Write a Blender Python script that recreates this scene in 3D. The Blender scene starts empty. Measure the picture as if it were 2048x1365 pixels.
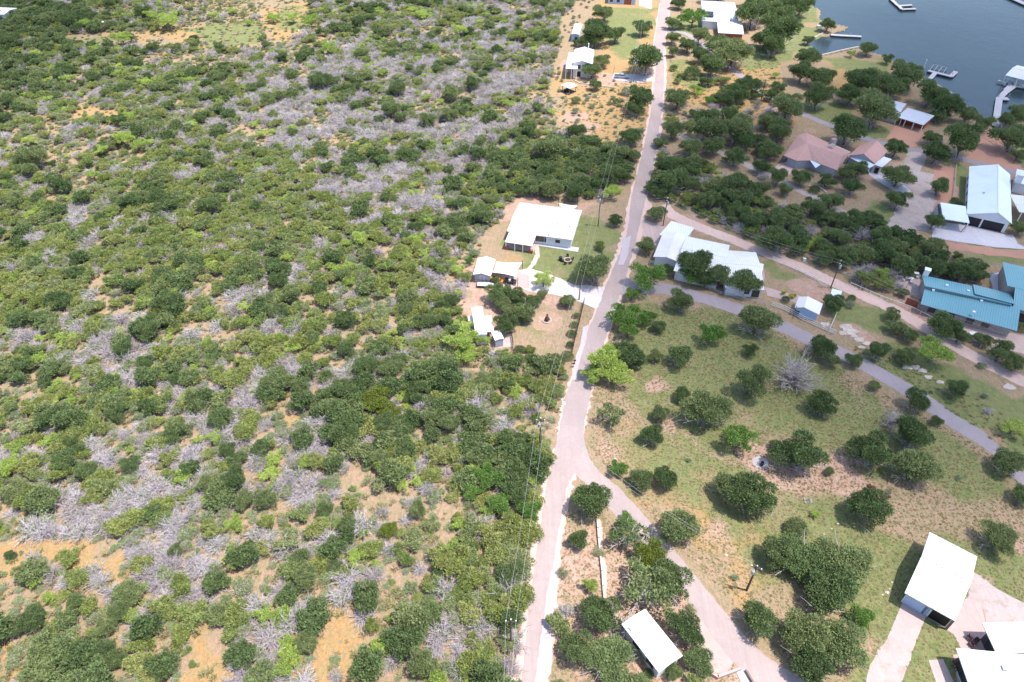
import bpy, math, random
import numpy as np
from mathutils import Vector, Matrix
rnd = random.Random(7)
NR = np.random.default_rng(11)
scene = bpy.context.scene
COL = scene.collection
R = math.radians

# ------------------------------------------------------------------ camera
H = 104.0; PITCH = R(42.0); F = 1400.0
cam = bpy.data.objects.new('camera', bpy.data.cameras.new('camera')); COL.objects.link(cam)
cam.location = (0, 0, H); cam.rotation_euler = (R(90) - PITCH, 0, 0)
cam.data.sensor_width = 36; cam.data.lens = F / 2048 * 36
cam.data.clip_start = 1; cam.data.clip_end = 9000
scene.camera = cam
# ------------------------------------------------------------------ light
SUNV = Vector((2.5, -0.75, 7.0)).normalized()
world = bpy.data.worlds.new('World'); scene.world = world; world.use_nodes = True
wn = world.node_tree.nodes; wl = world.node_tree.links
sky = wn.new('ShaderNodeTexSky'); sky.sky_type = 'NISHITA'; sky.sun_disc = False
sky.sun_elevation = math.asin(SUNV.z); sky.sun_rotation = math.atan2(SUNV.x, SUNV.y)
wl.new(sky.outputs[0], wn['Background'].inputs[0]); wn['Background'].inputs[1].default_value = 0.15
sun = bpy.data.objects.new('sun', bpy.data.lights.new('sun', 'SUN')); COL.objects.link(sun)
sun.data.energy = 3.7; sun.data.angle = R(0.5); sun.data.color = (1.0, 0.955, 0.89)
sun.rotation_euler = SUNV.to_track_quat('Z', 'Y').to_euler()
sun.location = (60, -20, 300)
scene.view_settings.view_transform = 'Standard'; scene.view_settings.look = 'None'
scene.view_settings.exposure = 0.98; scene.view_settings.gamma = 1

# clouds drifting high above the scene; they shade the right half and the top left corner
CLOUDS = [(.80, [(1205,455),(1300,330),(1480,270),(1640,190),(1760,60),(2000,-40),(2300,-60),(2600,500),(2500,1080),(2050,1010),(1800,965),(1640,905),(1500,905),(1400,905),(1320,850),(1265,800),(1190,740),(1150,700),(1165,600)]),
          (.42, [(-400,-200),(300,-200),(270,40),(200,75),(120,95),(80,150),(20,190),(-60,230),(-400,300)])]
SP, CP = math.sin(PITCH), math.cos(PITCH)
def P(x, y, h=0.0):
    "point of the photograph (full-size pixels) on the level z = h"
    u = (x - 1024) / F; v = (y - 682.5) / F
    t = (H - h) / (SP + v * CP)
    return Vector((u * t, t * (CP - v * SP), h))
def pxm(y, h=0.0): return F * (SP + (y - 682.5) / F * CP) / (H - h)
def proj(p):
    dz = H - p[2]; d = p[1] * CP + dz * SP
    return 1024 + F * p[0] / d, 682.5 + F * (dz * CP - p[1] * SP) / d
def projn(X, Y, Z=0):
    dz = H - Z; d = Y * CP + dz * SP
    return 1024 + F * X / d, 682.5 + F * (dz * CP - Y * SP) / d

# ------------------------------------------------------------------ tagging
def tag(o, label=None, cat=None, group=None, kind=None):
    if label: o['label'] = label
    if cat: o['category'] = cat
    if group: o['group'] = group
    if kind: o['kind'] = kind
    return o
def empty(name, loc, rz=0):
    o = bpy.data.objects.new(name, None); o.location = loc; o.rotation_euler = (0, 0, rz)
    o.empty_display_size = .5; COL.objects.link(o); return o
def rootmat(o): return Matrix.Translation(o.location) @ Matrix.Rotation(o.rotation_euler[2], 4, 'Z')

class MB:
    def __init__(s): s.v = []; s.f = []
    def poly(s, pts):
        n = len(s.v); s.v += [tuple(p) for p in pts]; s.f.append(tuple(range(n, n + len(pts))))
    def prism(s, pts, d):
        "polygon (list of 3D points) extruded by vector d"
        d = Vector(d); n = len(s.v); k = len(pts)
        s.v += [tuple(p) for p in pts] + [tuple(Vector(p) + d) for p in pts]
        s.f.append(tuple(range(n, n + k))); s.f.append(tuple(range(n + 2 * k - 1, n + k - 1, -1)))
        for i in range(k):
            j = (i + 1) % k; s.f.append((n + i, n + k + i, n + k + j, n + j))
    def box(s, c, sx, sy, sz, rz=0.0, rx=0.0):
        "c = centre of the base"
        m = Matrix.Translation(c) @ Matrix.Rotation(rz, 4, 'Z') @ Matrix.Rotation(rx, 4, 'X')
        n = len(s.v)
        for z in (0, sz):
            for x, y in ((-1, -1), (1, -1), (1, 1), (-1, 1)):
                s.v.append(tuple(m @ Vector((x * sx / 2, y * sy / 2, z))))
        for f in ((3, 2, 1, 0), (4, 5, 6, 7), (0, 1, 5, 4), (1, 2, 6, 5), (2, 3, 7, 6), (3, 0, 4, 7)):
            s.f.append(tuple(n + i for i in f))
    def bar(s, a, b, w, h):
        a = Vector(a); b = Vector(b); d = b - a
        q = d.to_track_quat('X', 'Z').to_matrix().to_4x4(); m = Matrix.Translation(a) @ q
        L = d.length; n = len(s.v)
        for x in (0, L):
            for y, z in ((-1, -1), (1, -1), (1, 1), (-1, 1)):
                s.v.append(tuple(m @ Vector((x, y * w / 2, z * h / 2))))
        for f in ((3, 2, 1, 0), (4, 5, 6, 7), (0, 1, 5, 4), (1, 2, 6, 5), (2, 3, 7, 6), (3, 0, 4, 7)):
            s.f.append(tuple(n + i for i in f))
    def tube(s, pts, rs, k=8, cap=True):
        pts = [Vector(p) for p in pts]
        if not isinstance(rs, (list, tuple)): rs = [rs] * len(pts)
        n = len(s.v)
        for i, p in enumerate(pts):
            d = (pts[min(i + 1, len(pts) - 1)] - pts[max(i - 1, 0)]).normalized()
            a = d.orthogonal() if abs(d.z) < .99 else Vector((1, 0, 0))
            a = (a - d * a.dot(d)).normalized(); b = d.cross(a)
            for j in range(k):
                t = 2 * math.pi * j / k
                s.v.append(tuple(p + (a * math.cos(t) + b * math.sin(t)) * rs[i]))
        for i in range(len(pts) - 1):
            for j in range(k):
                j2 = (j + 1) % k
                s.f.append((n + i * k + j, n + i * k + j2, n + (i + 1) * k + j2, n + (i + 1) * k + j))
        if cap:
            s.f.append(tuple(n + j for j in range(k - 1, -1, -1)))
            m = n + (len(pts) - 1) * k; s.f.append(tuple(m + j for j in range(k)))
    def blob(s, c, rx, ry, rz, seed=0, amp=.15, nu=12, nv=8):
        rr = random.Random(seed); n = len(s.v); c = Vector(c)
        ph = [rr.uniform(0, 6.28) for _ in range(6)]
        for i in range(nv + 1):
            th = math.pi * i / nv
            for j in range(nu):
                f = 2 * math.pi * j / nu
                k = 1 + amp * (math.sin(3 * f + ph[0]) * math.sin(2 * th + ph[1]) + .6 * math.sin(5 * f + ph[2] + th * 3))
                if i in (0, nv): k = 1
                s.v.append(tuple(c + Vector((rx * k * math.sin(th) * math.cos(f), ry * k * math.sin(th) * math.sin(f), rz * k * math.cos(th)))))
        for i in range(nv):
            for j in range(nu):
                j2 = (j + 1) % nu
                s.f.append((n + i * nu + j, n + (i + 1) * nu + j, n + (i + 1) * nu + j2, n + i * nu + j2))
    def build(s, name, mat, parent=None, smooth=False, bevel=0.0):
        v = s.v
        if parent is not None:
            p = parent; M = Matrix.Identity(4)
            chain = []
            while p is not None: chain.append(p); p = p.parent
            for q in reversed(chain): M = M @ rootmat(q)
            Mi = M.inverted(); v = [tuple(Mi @ Vector(q)) for q in v]
        me = bpy.data.meshes.new(name); me.from_pydata(v, [], s.f); me.update()
        if smooth: me.polygons.foreach_set('use_smooth', [True] * len(me.polygons))
        o = bpy.data.objects.new(name, me); COL.objects.link(o); o.parent = parent
        me.materials.append(mat)
        if bevel:
            b = o.modifiers.new('bevel', 'BEVEL'); b.width = bevel; b.segments = 2
        return o

# ------------------------------------------------------------------ materials
def newmat(name):
    m = bpy.data.materials.new(name); m.use_nodes = True
    nt = m.node_tree; bs = nt.nodes['Principled BSDF']; return m, nt, bs
def N(nt, t, **k):
    n = nt.nodes.new(t)
    for a, b in k.items(): setattr(n, a, b)
    return n
def mix(nt, fac, a, b):
    n = nt.nodes.new('ShaderNodeMix'); n.data_type = 'RGBA'
    for sock, val in ((n.inputs[0], fac), (n.inputs[6], a), (n.inputs[7], b)):
        if isinstance(val, (tuple, list)): sock.default_value = (*val[:3], 1)
        elif isinstance(val, (int, float)): sock.default_value = val
        else: nt.links.new(val, sock)
    return n.outputs[2]
def mth(nt, op, a, b=None, c=None, clamp=False):
    n = nt.nodes.new('ShaderNodeMath'); n.operation = op; n.use_clamp = clamp
    for i, val in enumerate((a, b, c)):
        if val is None: continue
        if isinstance(val, (int, float)): n.inputs[i].default_value = val
        else: nt.links.new(val, n.inputs[i])
    return n.outputs[0]
def noise(nt, scale, detail=4, rough=.6, co=None, w=None):
    n = nt.nodes.new('ShaderNodeTexNoise'); n.inputs['Scale'].default_value = scale
    n.inputs['Detail'].default_value = detail; n.inputs['Roughness'].default_value = rough
    if co is not None: nt.links.new(co, n.inputs['Vector'])
    return n.outputs[0]
def ramp(nt, fac, stops):
    n = nt.nodes.new('ShaderNodeValToRGB'); cr = n.color_ramp
    while len(cr.elements) < len(stops): cr.elements.new(.5)
    for e, (p, c) in zip(cr.elements, stops):
        e.position = p; e.color = (*c, 1) if isinstance(c, (tuple, list)) else (c, c, c, 1)
    nt.links.new(fac, n.inputs[0]); return n.outputs[0]
def pos(nt): return nt.nodes.new('ShaderNodeNewGeometry').outputs['Position']
def obco(nt): return nt.nodes.new('ShaderNodeTexCoord').outputs['Object']

def surf(name, col, rough=.7, var=.18, scale=.8, metal=0.0, dirt=None, bump=.0, seam=0, seamw=.45, spec=.4):
    "painted / plain surface with weathering; seam: standing seams across axis x (1) or y (2) of the building"
    m, nt, bs = newmat(name)
    co = obco(nt)
    c = ramp(nt, noise(nt, scale, 5, .65, co), [(.3, tuple(x * (1 - var) for x in col)), (.7, tuple(min(1, x * (1 + var * .5)) for x in col))])
    if dirt:
        f = ramp(nt, noise(nt, scale * .35, 6, .7, co), [(.5, 0), (.72, 1)])
        c = mix(nt, mth(nt, 'MULTIPLY', f, .55), c, dirt)
    if seam:
        sx = nt.nodes.new('ShaderNodeSeparateXYZ'); nt.links.new(co, sx.inputs[0])
        fr = mth(nt, 'FRACT', mth(nt, 'DIVIDE', sx.outputs[seam - 1], seamw))
        rib = mth(nt, 'LESS_THAN', mth(nt, 'ABSOLUTE', mth(nt, 'SUBTRACT', fr, .5)), .07)
        b = nt.nodes.new('ShaderNodeBump'); b.inputs['Strength'].default_value = 1; b.inputs['Distance'].default_value = .05
        nt.links.new(rib, b.inputs['Height']); nt.links.new(b.outputs[0], bs.inputs['Normal'])
        c = mix(nt, mth(nt, 'MULTIPLY', rib, .5), c, tuple(x * .5 for x in col))
    elif bump:
        b = nt.nodes.new('ShaderNodeBump'); b.inputs['Strength'].default_value = bump; b.inputs['Distance'].default_value = .04
        nt.links.new(noise(nt, 14, 4, .7, co), b.inputs['Height']); nt.links.new(b.outputs[0], bs.inputs['Normal'])
    nt.links.new(c, bs.inputs['Base Color']); bs.inputs['Roughness'].default_value = rough
    bs.inputs['Metallic'].default_value = metal; bs.inputs['Specular IOR Level'].default_value = spec
    return m
M = {}
M['whiteroof'] = surf('white_roof', (.74, .73, .72), .5, .05, .3, seam=1, dirt=(.50, .46, .44))
M['whiteroof2'] = surf('white_roof_y', (.76, .73, .69), .5, .05, .3, seam=2, dirt=(.50, .47, .46))
M['creamroof'] = surf('cream_metal_roof', (.78, .74, .68), .5, .05, .3, seam=1, dirt=(.55, .48, .45))
M['barnroof'] = surf('ribbed_barn_roof', (.60, .60, .60), .5, .05, .3, seam=1, seamw=.9, dirt=(.5, .47, .46))
M['bluewhite'] = surf('pale_metal_roof', (.72, .79, .88), .45, .05, .3, seam=2, dirt=(.5, .55, .62))
M['greyroof'] = surf('grey_roof', (.50, .52, .58), .55, .1, .5, dirt=(.35, .35, .38))
M['teal'] = surf('teal_metal_roof', (.135, .315, .38), .42, .07, .3, seam=1, seamw=.5, dirt=(.20, .35, .40))
M['pinkroof'] = surf('pink_shingle_roof', (.50, .29, .25), .85, .2, 3.0, dirt=(.36, .22, .20), bump=.6)
M['wall'] = surf('white_wall', (.66, .67, .72), .7, .08, .8, dirt=(.5, .48, .48))
M['bluewall'] = surf('pale_blue_wall', (.38, .50, .68), .6, .08, .8)
M['greywall'] = surf('grey_wall', (.38, .38, .43), .7, .12, .8)
M['stone'] = surf('stone_wall', (.36, .31, .30), .9, .4, 3.5, dirt=(.2, .17, .16), bump=.8)
M['brick'] = surf('red_brick', (.32, .10, .06), .9, .3, 3.0, bump=.4)
M['dark'] = surf('dark_metal', (.03, .03, .035), .5, .2, 1)
M['black'] = surf('black_door', (.012, .012, .016), .35, .2, 1)
M['steel'] = surf('grey_steel', (.35, .36, .38), .5, .15, 1)
M['whitem'] = surf('white_metal', (.75, .75, .75), .45, .06, 1)
M['cloth'] = surf('shade_cloth', (.80, .76, .66), .8, .05, .6)
M['wood'] = surf('weathered_wood', (.23, .17, .14), .85, .3, 2, bump=.3)
M['deck'] = surf('dock_decking', (.50, .47, .48), .8, .18, 1.5, dirt=(.34, .31, .31))
M['pole'] = surf('pole_wood', (.12, .085, .07), .9, .3, 2)
M['glass'] = surf('window_glass', (.03, .035, .045), .12, .1, 1, spec=.8)
M['frame'] = surf('window_frame', (.06, .06, .07), .6, .1, 1)
M['orange'] = surf('orange_paint', (.62, .22, .03), .5, .12, 2)
M['silver'] = surf('silver_paint', (.38, .42, .46), .3, .06, 1, metal=.3)
M['tyre'] = surf('tyre_rubber', (.02, .02, .02), .8, .2, 2)
M['rust'] = surf('rusty_steel', (.10, .045, .03), .9, .4, 5)
M['lime'] = surf('limestone', (.55, .46, .40), .9, .3, 2, dirt=(.33, .25, .2), bump=.8)
M['bark'] = surf('tree_bark', (.16, .125, .105), .95, .3, 6, bump=.5)
M['palebark'] = surf('pale_bark', (.36, .33, .34), .95, .2, 5)
M['chair'] = surf('brown_chair', (.10, .04, .03), .7, .2, 3)
M['wire'] = surf('wire_cable', (.45, .45, .44), .5, .1, 1)
M['yellow'] = surf('yellow_petals', (.85, .60, .02), .7, .2, 4)

def pave(name, col, col2, var2=None, sc=.6, crack=0.0, bump=.3, fine=.35, base=None):
    m, nt, bs = newmat(name); p = pos(nt)
    c = mix(nt, ramp(nt, noise(nt, sc * .12, 6, .65, p), [(.38, 0), (.62, 1)]), col, col2)
    c = mix(nt, mth(nt, 'MULTIPLY', ramp(nt, noise(nt, sc * 2.5, 8, .8, p), [(.4, 0), (.66, 1)]), fine), c, tuple(x * .62 for x in col))
    if var2: c = mix(nt, ramp(nt, noise(nt, sc * .5, 7, .75, p), [(.52, 0), (.66, 1)]), c, var2)
    if crack:
        vo = N(nt, 'ShaderNodeTexVoronoi'); vo.feature = 'DISTANCE_TO_EDGE'; vo.inputs['Scale'].default_value = .22
        wp = N(nt, 'ShaderNodeVectorMath'); wp.operation = 'ADD'; nt.links.new(p, wp.inputs[0])
        ns = N(nt, 'ShaderNodeTexNoise'); ns.inputs['Scale'].default_value = .8; nt.links.new(p, ns.inputs['Vector']); nt.links.new(ns.outputs['Color'], wp.inputs[1])
        nt.links.new(wp.outputs[0], vo.inputs['Vector'])
        c = mix(nt, mth(nt, 'MULTIPLY', mth(nt, 'LESS_THAN', vo.outputs[0], .012), crack), c, tuple(x * .4 for x in col))
    vs = N(nt, 'ShaderNodeVectorMath'); vs.operation = 'MULTIPLY'; vs.inputs[1].default_value = (1.6, .06, 1); nt.links.new(p, vs.inputs[0])
    c = mix(nt, mth(nt, 'MULTIPLY', ramp(nt, noise(nt, 1.0, 5, .7, vs.outputs[0]), [(.45, 0), (.65, 1)]), .4), c, tuple(x * .72 for x in col))
    nt.links.new(c, bs.inputs['Base Color']); bs.inputs['Roughness'].default_value = .92; bs.inputs['Specular IOR Level'].default_value = .2
    b = N(nt, 'ShaderNodeBump'); b.inputs['Strength'].default_value = bump; b.inputs['Distance'].default_value = .1
    nt.links.new(noise(nt, 3, 6, .75, p), b.inputs['Height']); nt.links.new(b.outputs[0], bs.inputs['Normal'])
    return m
M['asphalt'] = pave('worn_asphalt', (.41, .325, .31), (.34, .27, .26), None, .5, .12)
M['asphalt2'] = pave('grey_asphalt', (.37, .31, .33), (.30, .26, .28), None, .5, .1)
M['patch'] = pave('pale_patch', (.50, .44, .47), (.44, .38, .40), None, .8)
M['caliche'] = pave('pale_gravel', (.47, .39, .37), (.39, .31, .28), (.30, .23, .18), .8)
M['drive'] = pave('white_gravel_drive', (.66, .59, .60), (.57, .49, .48), None, .7)
M['dirtroad'] = pave('pink_dirt_road', (.64, .46, .40), (.56, .39, .34), (.45, .35, .32), .6)
M['redsand'] = pave('red_sand', (.50, .27, .19), (.43, .23, .17), None, .6)
M['concrete'] = pave('concrete', (.50, .375, .35), (.45, .34, .32), None, .4, .15)
M['whiteconc'] = pave('pale_concrete', (.60, .57, .60), (.54, .50, .54), None, .4, .2)
M['ash'] = pave('ash_patch', (.46, .43, .44), (.38, .33, .32), None, 1.5)
M['ring'] = pave('packed_stone_ring', (.40, .26, .18), (.33, .23, .16), (.50, .38, .30), 2)

def leafmat(name, cols, spread=.5, trans=.25):
    "foliage: per-plant colour from cols, leaf-clump variation, some light through the leaves"
    m, nt, bs = newmat(name); nt.nodes.remove(bs)
    oi = N(nt, 'ShaderNodeObjectInfo'); k = len(cols)
    c = ramp(nt, oi.outputs['Random'], [(i / (k - 1), cc) for i, cc in enumerate(cols)])
    n1 = noise(nt, 1.1, 5, .75, pos(nt))
    hv = N(nt, 'ShaderNodeHueSaturation'); nt.links.new(c, hv.inputs['Color'])
    nt.links.new(ramp(nt, n1, [(.3, 1 - spread), (.72, 1 + spread)]), hv.inputs['Value'])
    hv.inputs['Value'].default_value = 1
    mr = N(nt, 'ShaderNodeMapRange'); nt.links.new(n1, mr.inputs[0]); mr.inputs[1].default_value = .3; mr.inputs[2].default_value = .7
    mr.inputs[3].default_value = 1 - spread; mr.inputs[4].default_value = 1 + spread; nt.links.new(mr.outputs[0], hv.inputs['Value'])
    n2 = noise(nt, 9, 2, .5, pos(nt))
    col = mix(nt, ramp(nt, n2, [(.45, 0), (.7, .5)]), hv.outputs[0], tuple(min(1, x * 1.9 + .02) for x in cols[-1]))
    d = N(nt, 'ShaderNodeBsdfDiffuse'); t = N(nt, 'ShaderNodeBsdfTranslucent'); mx = N(nt, 'ShaderNodeMixShader')
    nt.links.new(col, d.inputs[0]); nt.links.new(col, t.inputs[0]); mx.inputs[0].default_value = trans
    nt.links.new(d.outputs[0], mx.inputs[1]); nt.links.new(t.outputs[0], mx.inputs[2])
    nt.links.new(mx.outputs[0], nt.nodes['Material Output'].inputs[0]); return m
M['oak'] = leafmat('oak_leaves', [(.080, .13, .052), (.115, .17, .066), (.16, .21, .088), (.22, .255, .11)], .5, .33)
M['jun'] = leafmat('juniper_foliage', [(.20, .255, .065), (.25, .29, .07), (.32, .33, .11), (.20, .27, .075), (.30, .32, .16)], .5, .35)
M['mesq'] = leafmat('mesquite_leaves', [(.27, .37, .09), (.36, .46, .11), (.46, .53, .16)], .35, .4)
M['fresh'] = leafmat('fresh_leaves', [(.12, .22, .055), (.17, .27, .07)], .4, .35)
M['scrub'] = leafmat('scrub_leaves', [(.24, .30, .15), (.30, .34, .18), (.37, .37, .23), (.26, .33, .14)], .35, .35)
M['drygrass'] = leafmat('dry_grass_blades', [(.30, .25, .13), (.40, .31, .18), (.20, .23, .09), (.44, .34, .24), (.16, .18, .08), (.34, .31, .15)], .3)
M['fieldgrass'] = leafmat('field_grass_blades', [(.16, .19, .065), (.28, .25, .11), (.34, .27, .14), (.20, .21, .08), (.36, .27, .17)], .3)
M['rosy'] = leafmat('rosy_leaves', [(.30, .16, .19), (.36, .20, .24)], .3)
M['flower'] = leafmat('yellow_blossom', [(.75, .50, .02), (.85, .60, .03)], .25)
def deadmat():
    m, nt, bs = newmat('dead_twigs'); oi = N(nt, 'ShaderNodeObjectInfo')
    c = ramp(nt, oi.outputs['Random'], [(0, (.52, .46, .47)), (.35, (.60, .55, .56)), (.7, (.42, .37, .385)), (1, (.56, .48, .46))])
    c = mix(nt, ramp(nt, noise(nt, 3, 4, .7, pos(nt)), [(.45, 0), (.7, .5)]), c, (.30, .25, .27))
    nt.links.new(c, bs.inputs['Base Color']); bs.inputs['Roughness'].default_value = .9; return m
M['dead'] = deadmat()
# ------------------------------------------------------------------ terrain, water, roads
PAVED = [[(1545,345),(1560,295),(1598,262),(1705,300),(1730,282),(1790,302),(1790,342),(1745,348),(1670,356)], [(1300,530),(1315,462),(1345,436),(1520,508),(1535,535),(1525,585),(1440,580)]]
def inpoly(px, py, poly):
    ins = np.zeros(px.shape, bool); n = len(poly)
    for i in range(n):
        x1, y1 = poly[i]; x2, y2 = poly[(i + 1) % n]
        if y1 == y2: continue
        c = ((y1 > py) != (y2 > py)) & (px < (x2 - x1) * (py - y1) / (y2 - y1) + x1)
        ins ^= c
    return ins
def wpoly(pts): return [tuple(P(x, y))[:2] for x, y in pts]
LAKE = [(1580,-220),(1590,-40),(1606,2),(1626,10),(1643,22),(1640,38),(1650,46),(1672,48),(1696,53),(1690,60),(1676,62),(1664,70),(1640,74),(1600,92),(1612,86),(1626,90),(1643,111),
        (1680,103),(1716,95),(1735,100),(1756,108),(1775,112),(1789,123),(1815,132),(1838,146),(1856,160),(1880,174),(1903,188),(1936,213),(1966,233),(1989,257),(2000,243),(2012,228),(2048,213),(2120,180),(2400,150),(2600,-220)]
LAKE = [(x, y) for x, y in LAKE if (x, y) != (1600, 92)]
LAKEW = wpoly(LAKE)
def axis(a, b, st, far):
    core = list(np.arange(a, b + .01, st)); lo = [a - d for d in far][::-1]; hi = [b + d for d in far]
    return np.array(lo + core + hi)
far = [8, 25, 60, 130, 300, 700, 1500, 3200]
gx = axis(-300, 330, 1.25, far); gy = axis(20, 500, 1.25, far)
GX, GY = np.meshgrid(gx, gy)
inl = inpoly(GX, GY, LAKEW)
def blur(a, k):
    for _ in range(k):
        b = a.copy(); b[1:] += a[:-1]; b[:-1] += a[1:]; b[:, 1:] += a[:, :-1]; b[:, :-1] += a[:, 1:]; a = b / 5
    return a
GZ = np.where(inl, -2.6, 0.0)
jx = blur(NR.normal(0, 9, GX.shape), 4); jy = blur(NR.normal(0, 9, GX.shape), 4)
PX, PY = projn(GX + jx, GY + jy)
near = GY > 25
def zone(polys, k=3):
    a = np.zeros(GX.shape)
    for val, pts in polys: a = np.maximum(a, np.where(inpoly(PX, PY, pts) & near, val, 0))
    return blur(a, k)
green = zone([
 (.8, [(1480,-90),(1640,-90),(1640,30),(1600,60),(1540,60)]), (.5, [(1180,860),(1560,860),(1600,1000),(1580,1250),(1400,1060),(1240,930)]),
 (.45, [(1020,640),(1110,640),(1130,720),(1030,720)]), (.5, [(1110,1040),(1190,1010),(1250,1100),(1200,1220),(1090,1300)]), (.4, [(1300,1100),(1420,1240),(1500,1365),(1400,1365)]),
 (.75, [(985,470),(1175,425),(1238,480),(1228,525),(1165,560),(1060,542),(1010,505),(985,505)]),
 (.58, [(1270,600),(1480,620),(1700,750),(2100,1000),(2100,1000),(1900,1000),(1560,860),(1290,860),(1230,780)]),
 (.65, [(1560,1000),(1700,1010),(1850,1050),(2100,1100),(2100,1420),(1640,1420),(1700,1250),(1560,1100)]),
 (.40, [(1240,930),(1420,900),(1520,960),(1560,1080),(1420,1060),(1330,1000)]),
 (.95, [(1600,55),(1648,60),(1652,85),(1600,100),(1560,130),(1490,145),(1480,110),(1530,90),(1560,60)]),
 (.9, [(1600,200),(1680,205),(1740,245),(1700,262),(1640,250)]), (.95, [(1733,255),(1790,250),(1780,285),(1740,290)]),
 (1.0, [(1525,525),(1560,528),(1580,560),(1562,580),(1528,575)]), (.9, [(1595,555),(1655,575),(1650,592),(1620,580)]),
 (.95, [(1665,600),(1700,590),(1800,630),(1790,680),(1720,668),(1680,640)]), (1.0, [(1912,332),(1940,336),(1936,430),(1908,410)]),
 (.95, [(1850,158),(1905,190),(1880,232),(1845,200)]), (.95, [(2012,285),(2100,290),(2100,345),(2020,335)]),
 (.75, [(1690,690),(1800,680),(2100,830),(2100,960),(2015,900),(1880,825),(1770,745)]),
 (.6, [(1200,15),(1318,15),(1300,70),(1280,130),(1230,120),(1200,60)]), (.85, [(1330,40),(1405,30),(1410,70),(1345,70)]),
 (.8, [(370,58),(510,40),(530,85),(420,100)]), (.5, [(560,0),(690,40),(640,80),(540,60)]),
 (.55, [(1900,480),(2100,490),(2100,540),(1990,540),(1880,520)]), (.7, [(1700,430),(1800,395),(1800,440),(1740,460)]),
 (.55, [(1330,110),(1440,140),(1420,180),(1340,170)]), (.6, [(1640,110),(1780,118),(1770,170),(1650,140)]),
 (.35, [(1000,745),(1100,750),(1100,900),(1060,1000),(1040,1400),(980,1400)]), (.5, [(1180,955),(1240,935),(1300,1010),(1290,1040)]),
 (.45, [(60,60),(240,70),(230,120),(60,110)]), (.5, [(1330,560),(1420,580),(1540,610),(1540,632),(1440,598),(1330,572)]),
])
gold = zone([
 (.6, [(1380,1030),(1480,1010),(1570,1080),(1560,1230),(1480,1240),(1400,1130)]), (.4, [(1180,830),(1215,800),(1300,870),(1420,950),(1380,990),(1250,920)]),
 (1.0, [(-60,1075),(160,1078),(265,1072),(268,1110),(240,1165),(130,1185),(-60,1190)]), (.9, [(368,1240),(420,1225),(480,1290),(500,1420),(340,1420)]),
 (.9, [(640,1205),(715,1190),(745,1260),(700,1420),(590,1420),(600,1300)]), (.6, [(505,25),(620,0),(705,70),(560,100)]),
 (.75, [(300,60),(350,55),(520,50),(520,110),(360,90)]), (.8, [(1085,150),(1140,130),(1320,130),(1300,260),(1160,310)]),
 (.9, [(1340,120),(1560,115),(1570,250),(1410,245),(1340,200)]), (.75, [(1190,0),(1322,0),(1318,150),(1195,160)]),
 (.75, [(1640,115),(1800,118),(1740,175),(1660,190)]), (.45, [(1175,880),(1260,870),(1480,960),(1580,1200),(1500,1230),(1280,1000)]),
 (.4, [(1000,640),(1110,655),(1125,725),(1030,720)]), (.7, [(60,205),(250,215),(235,258),(60,240)]), (.5, [(975,465),(1060,500),(1050,545),(970,530)]),
 (.55, [(0,270),(60,300),(40,330),(0,330)]), (.5, [(200,60),(330,60),(300,85),(200,80)]), (.4, [(1240,630),(1560,640),(1640,730),(1560,860),(1300,800)]),
 (.6, [(-60,1290),(130,1290),(160,1420),(-60,1420)]), (.6, [(560,790),(640,810),(640,860),(570,860)]), (.5, [(1400,420),(1560,460),(1560,480),(1400,440)]),
], 2)
bare = zone([
 (.9, [(1480,880),(1700,905),(1790,985),(1640,1010),(1500,990)]), (.55, [(1110,1050),(1185,1010),(1400,1200),(1540,1420),(1090,1420),(1080,1300)]),
 (.75, [(1296,742),(1312,745),(1345,815),(1400,880),(1560,950),(1540,975),(1380,900),(1320,850)]), (.8, [(1170,850),(1185,850),(1230,890),(1290,940),(1280,950),(1200,905)]),
 (1.0, [(1868,330),(1912,335),(1906,420),(1862,400)]), (.7, [(930,592),(1000,600),(1050,590),(1045,640),(1000,640),(940,660),(922,625)]),
 (.95, [(1580,540),(1640,560),(1668,605),(1600,592),(1568,575)]), (.9, [(1798,560),(1842,555),(1836,605),(2010,672),(1990,700),(1795,612)]),
 (.7, [(1110,125),(1145,100),(1145,140),(1120,160)]), (.6, [(1200,140),(1300,145),(1290,170),(1150,175),(1120,200),(1110,185)]),
 (.6, [(1400,480),(1420,420),(1280,440),(1290,470)]), (.7, [(1300,110),(1320,110),(1316,160),(1225,150),(1290,140)]),
 (.6, [(2000,1060),(2100,1060),(2100,1120),(2010,1110)]), (.9, [(950,540),(1030,545),(1060,590),(940,590)]),
 (.5, [(1400,1050),(1480,1040),(1520,1200),(1480,1220)]), (.6, [(850,240),(1000,260),(990,330),(870,310)]), (.7, [(1040,560),(1120,600),(1100,612),(1040,600)]),
 (.7, [(1690,655),(1740,670),(1750,700),(1690,690)]), (.3, [(1650,960),(1850,960),(1900,1040),(1720,1060)]), (.9, [(1000,392),(1190,405),(1185,440),(990,440)]),
 (.6, [(1130,200),(1200,250),(1190,300),(1130,270)]), (.5, [(1400,400),(1640,440),(1640,490),(1400,430)]), (.6, [(1530,160),(1580,200),(1560,260),(1540,250)]),
 (.9, [(1660,335),(1830,330),(1830,350),(1760,370)]), (.6, [(2050,1230),(1960,1180),(1880,1300),(1740,1330),(2050,1330)]),
], 2)
me = bpy.data.meshes.new('ground'); ny, nx = GX.shape
co = np.stack([GX, GY, GZ], -1).reshape(-1, 3)
idx = np.arange(nx * ny).reshape(ny, nx)
fc = np.stack([idx[:-1, :-1], idx[:-1, 1:], idx[1:, 1:], idx[1:, :-1]], -1).reshape(-1, 4)
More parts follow.
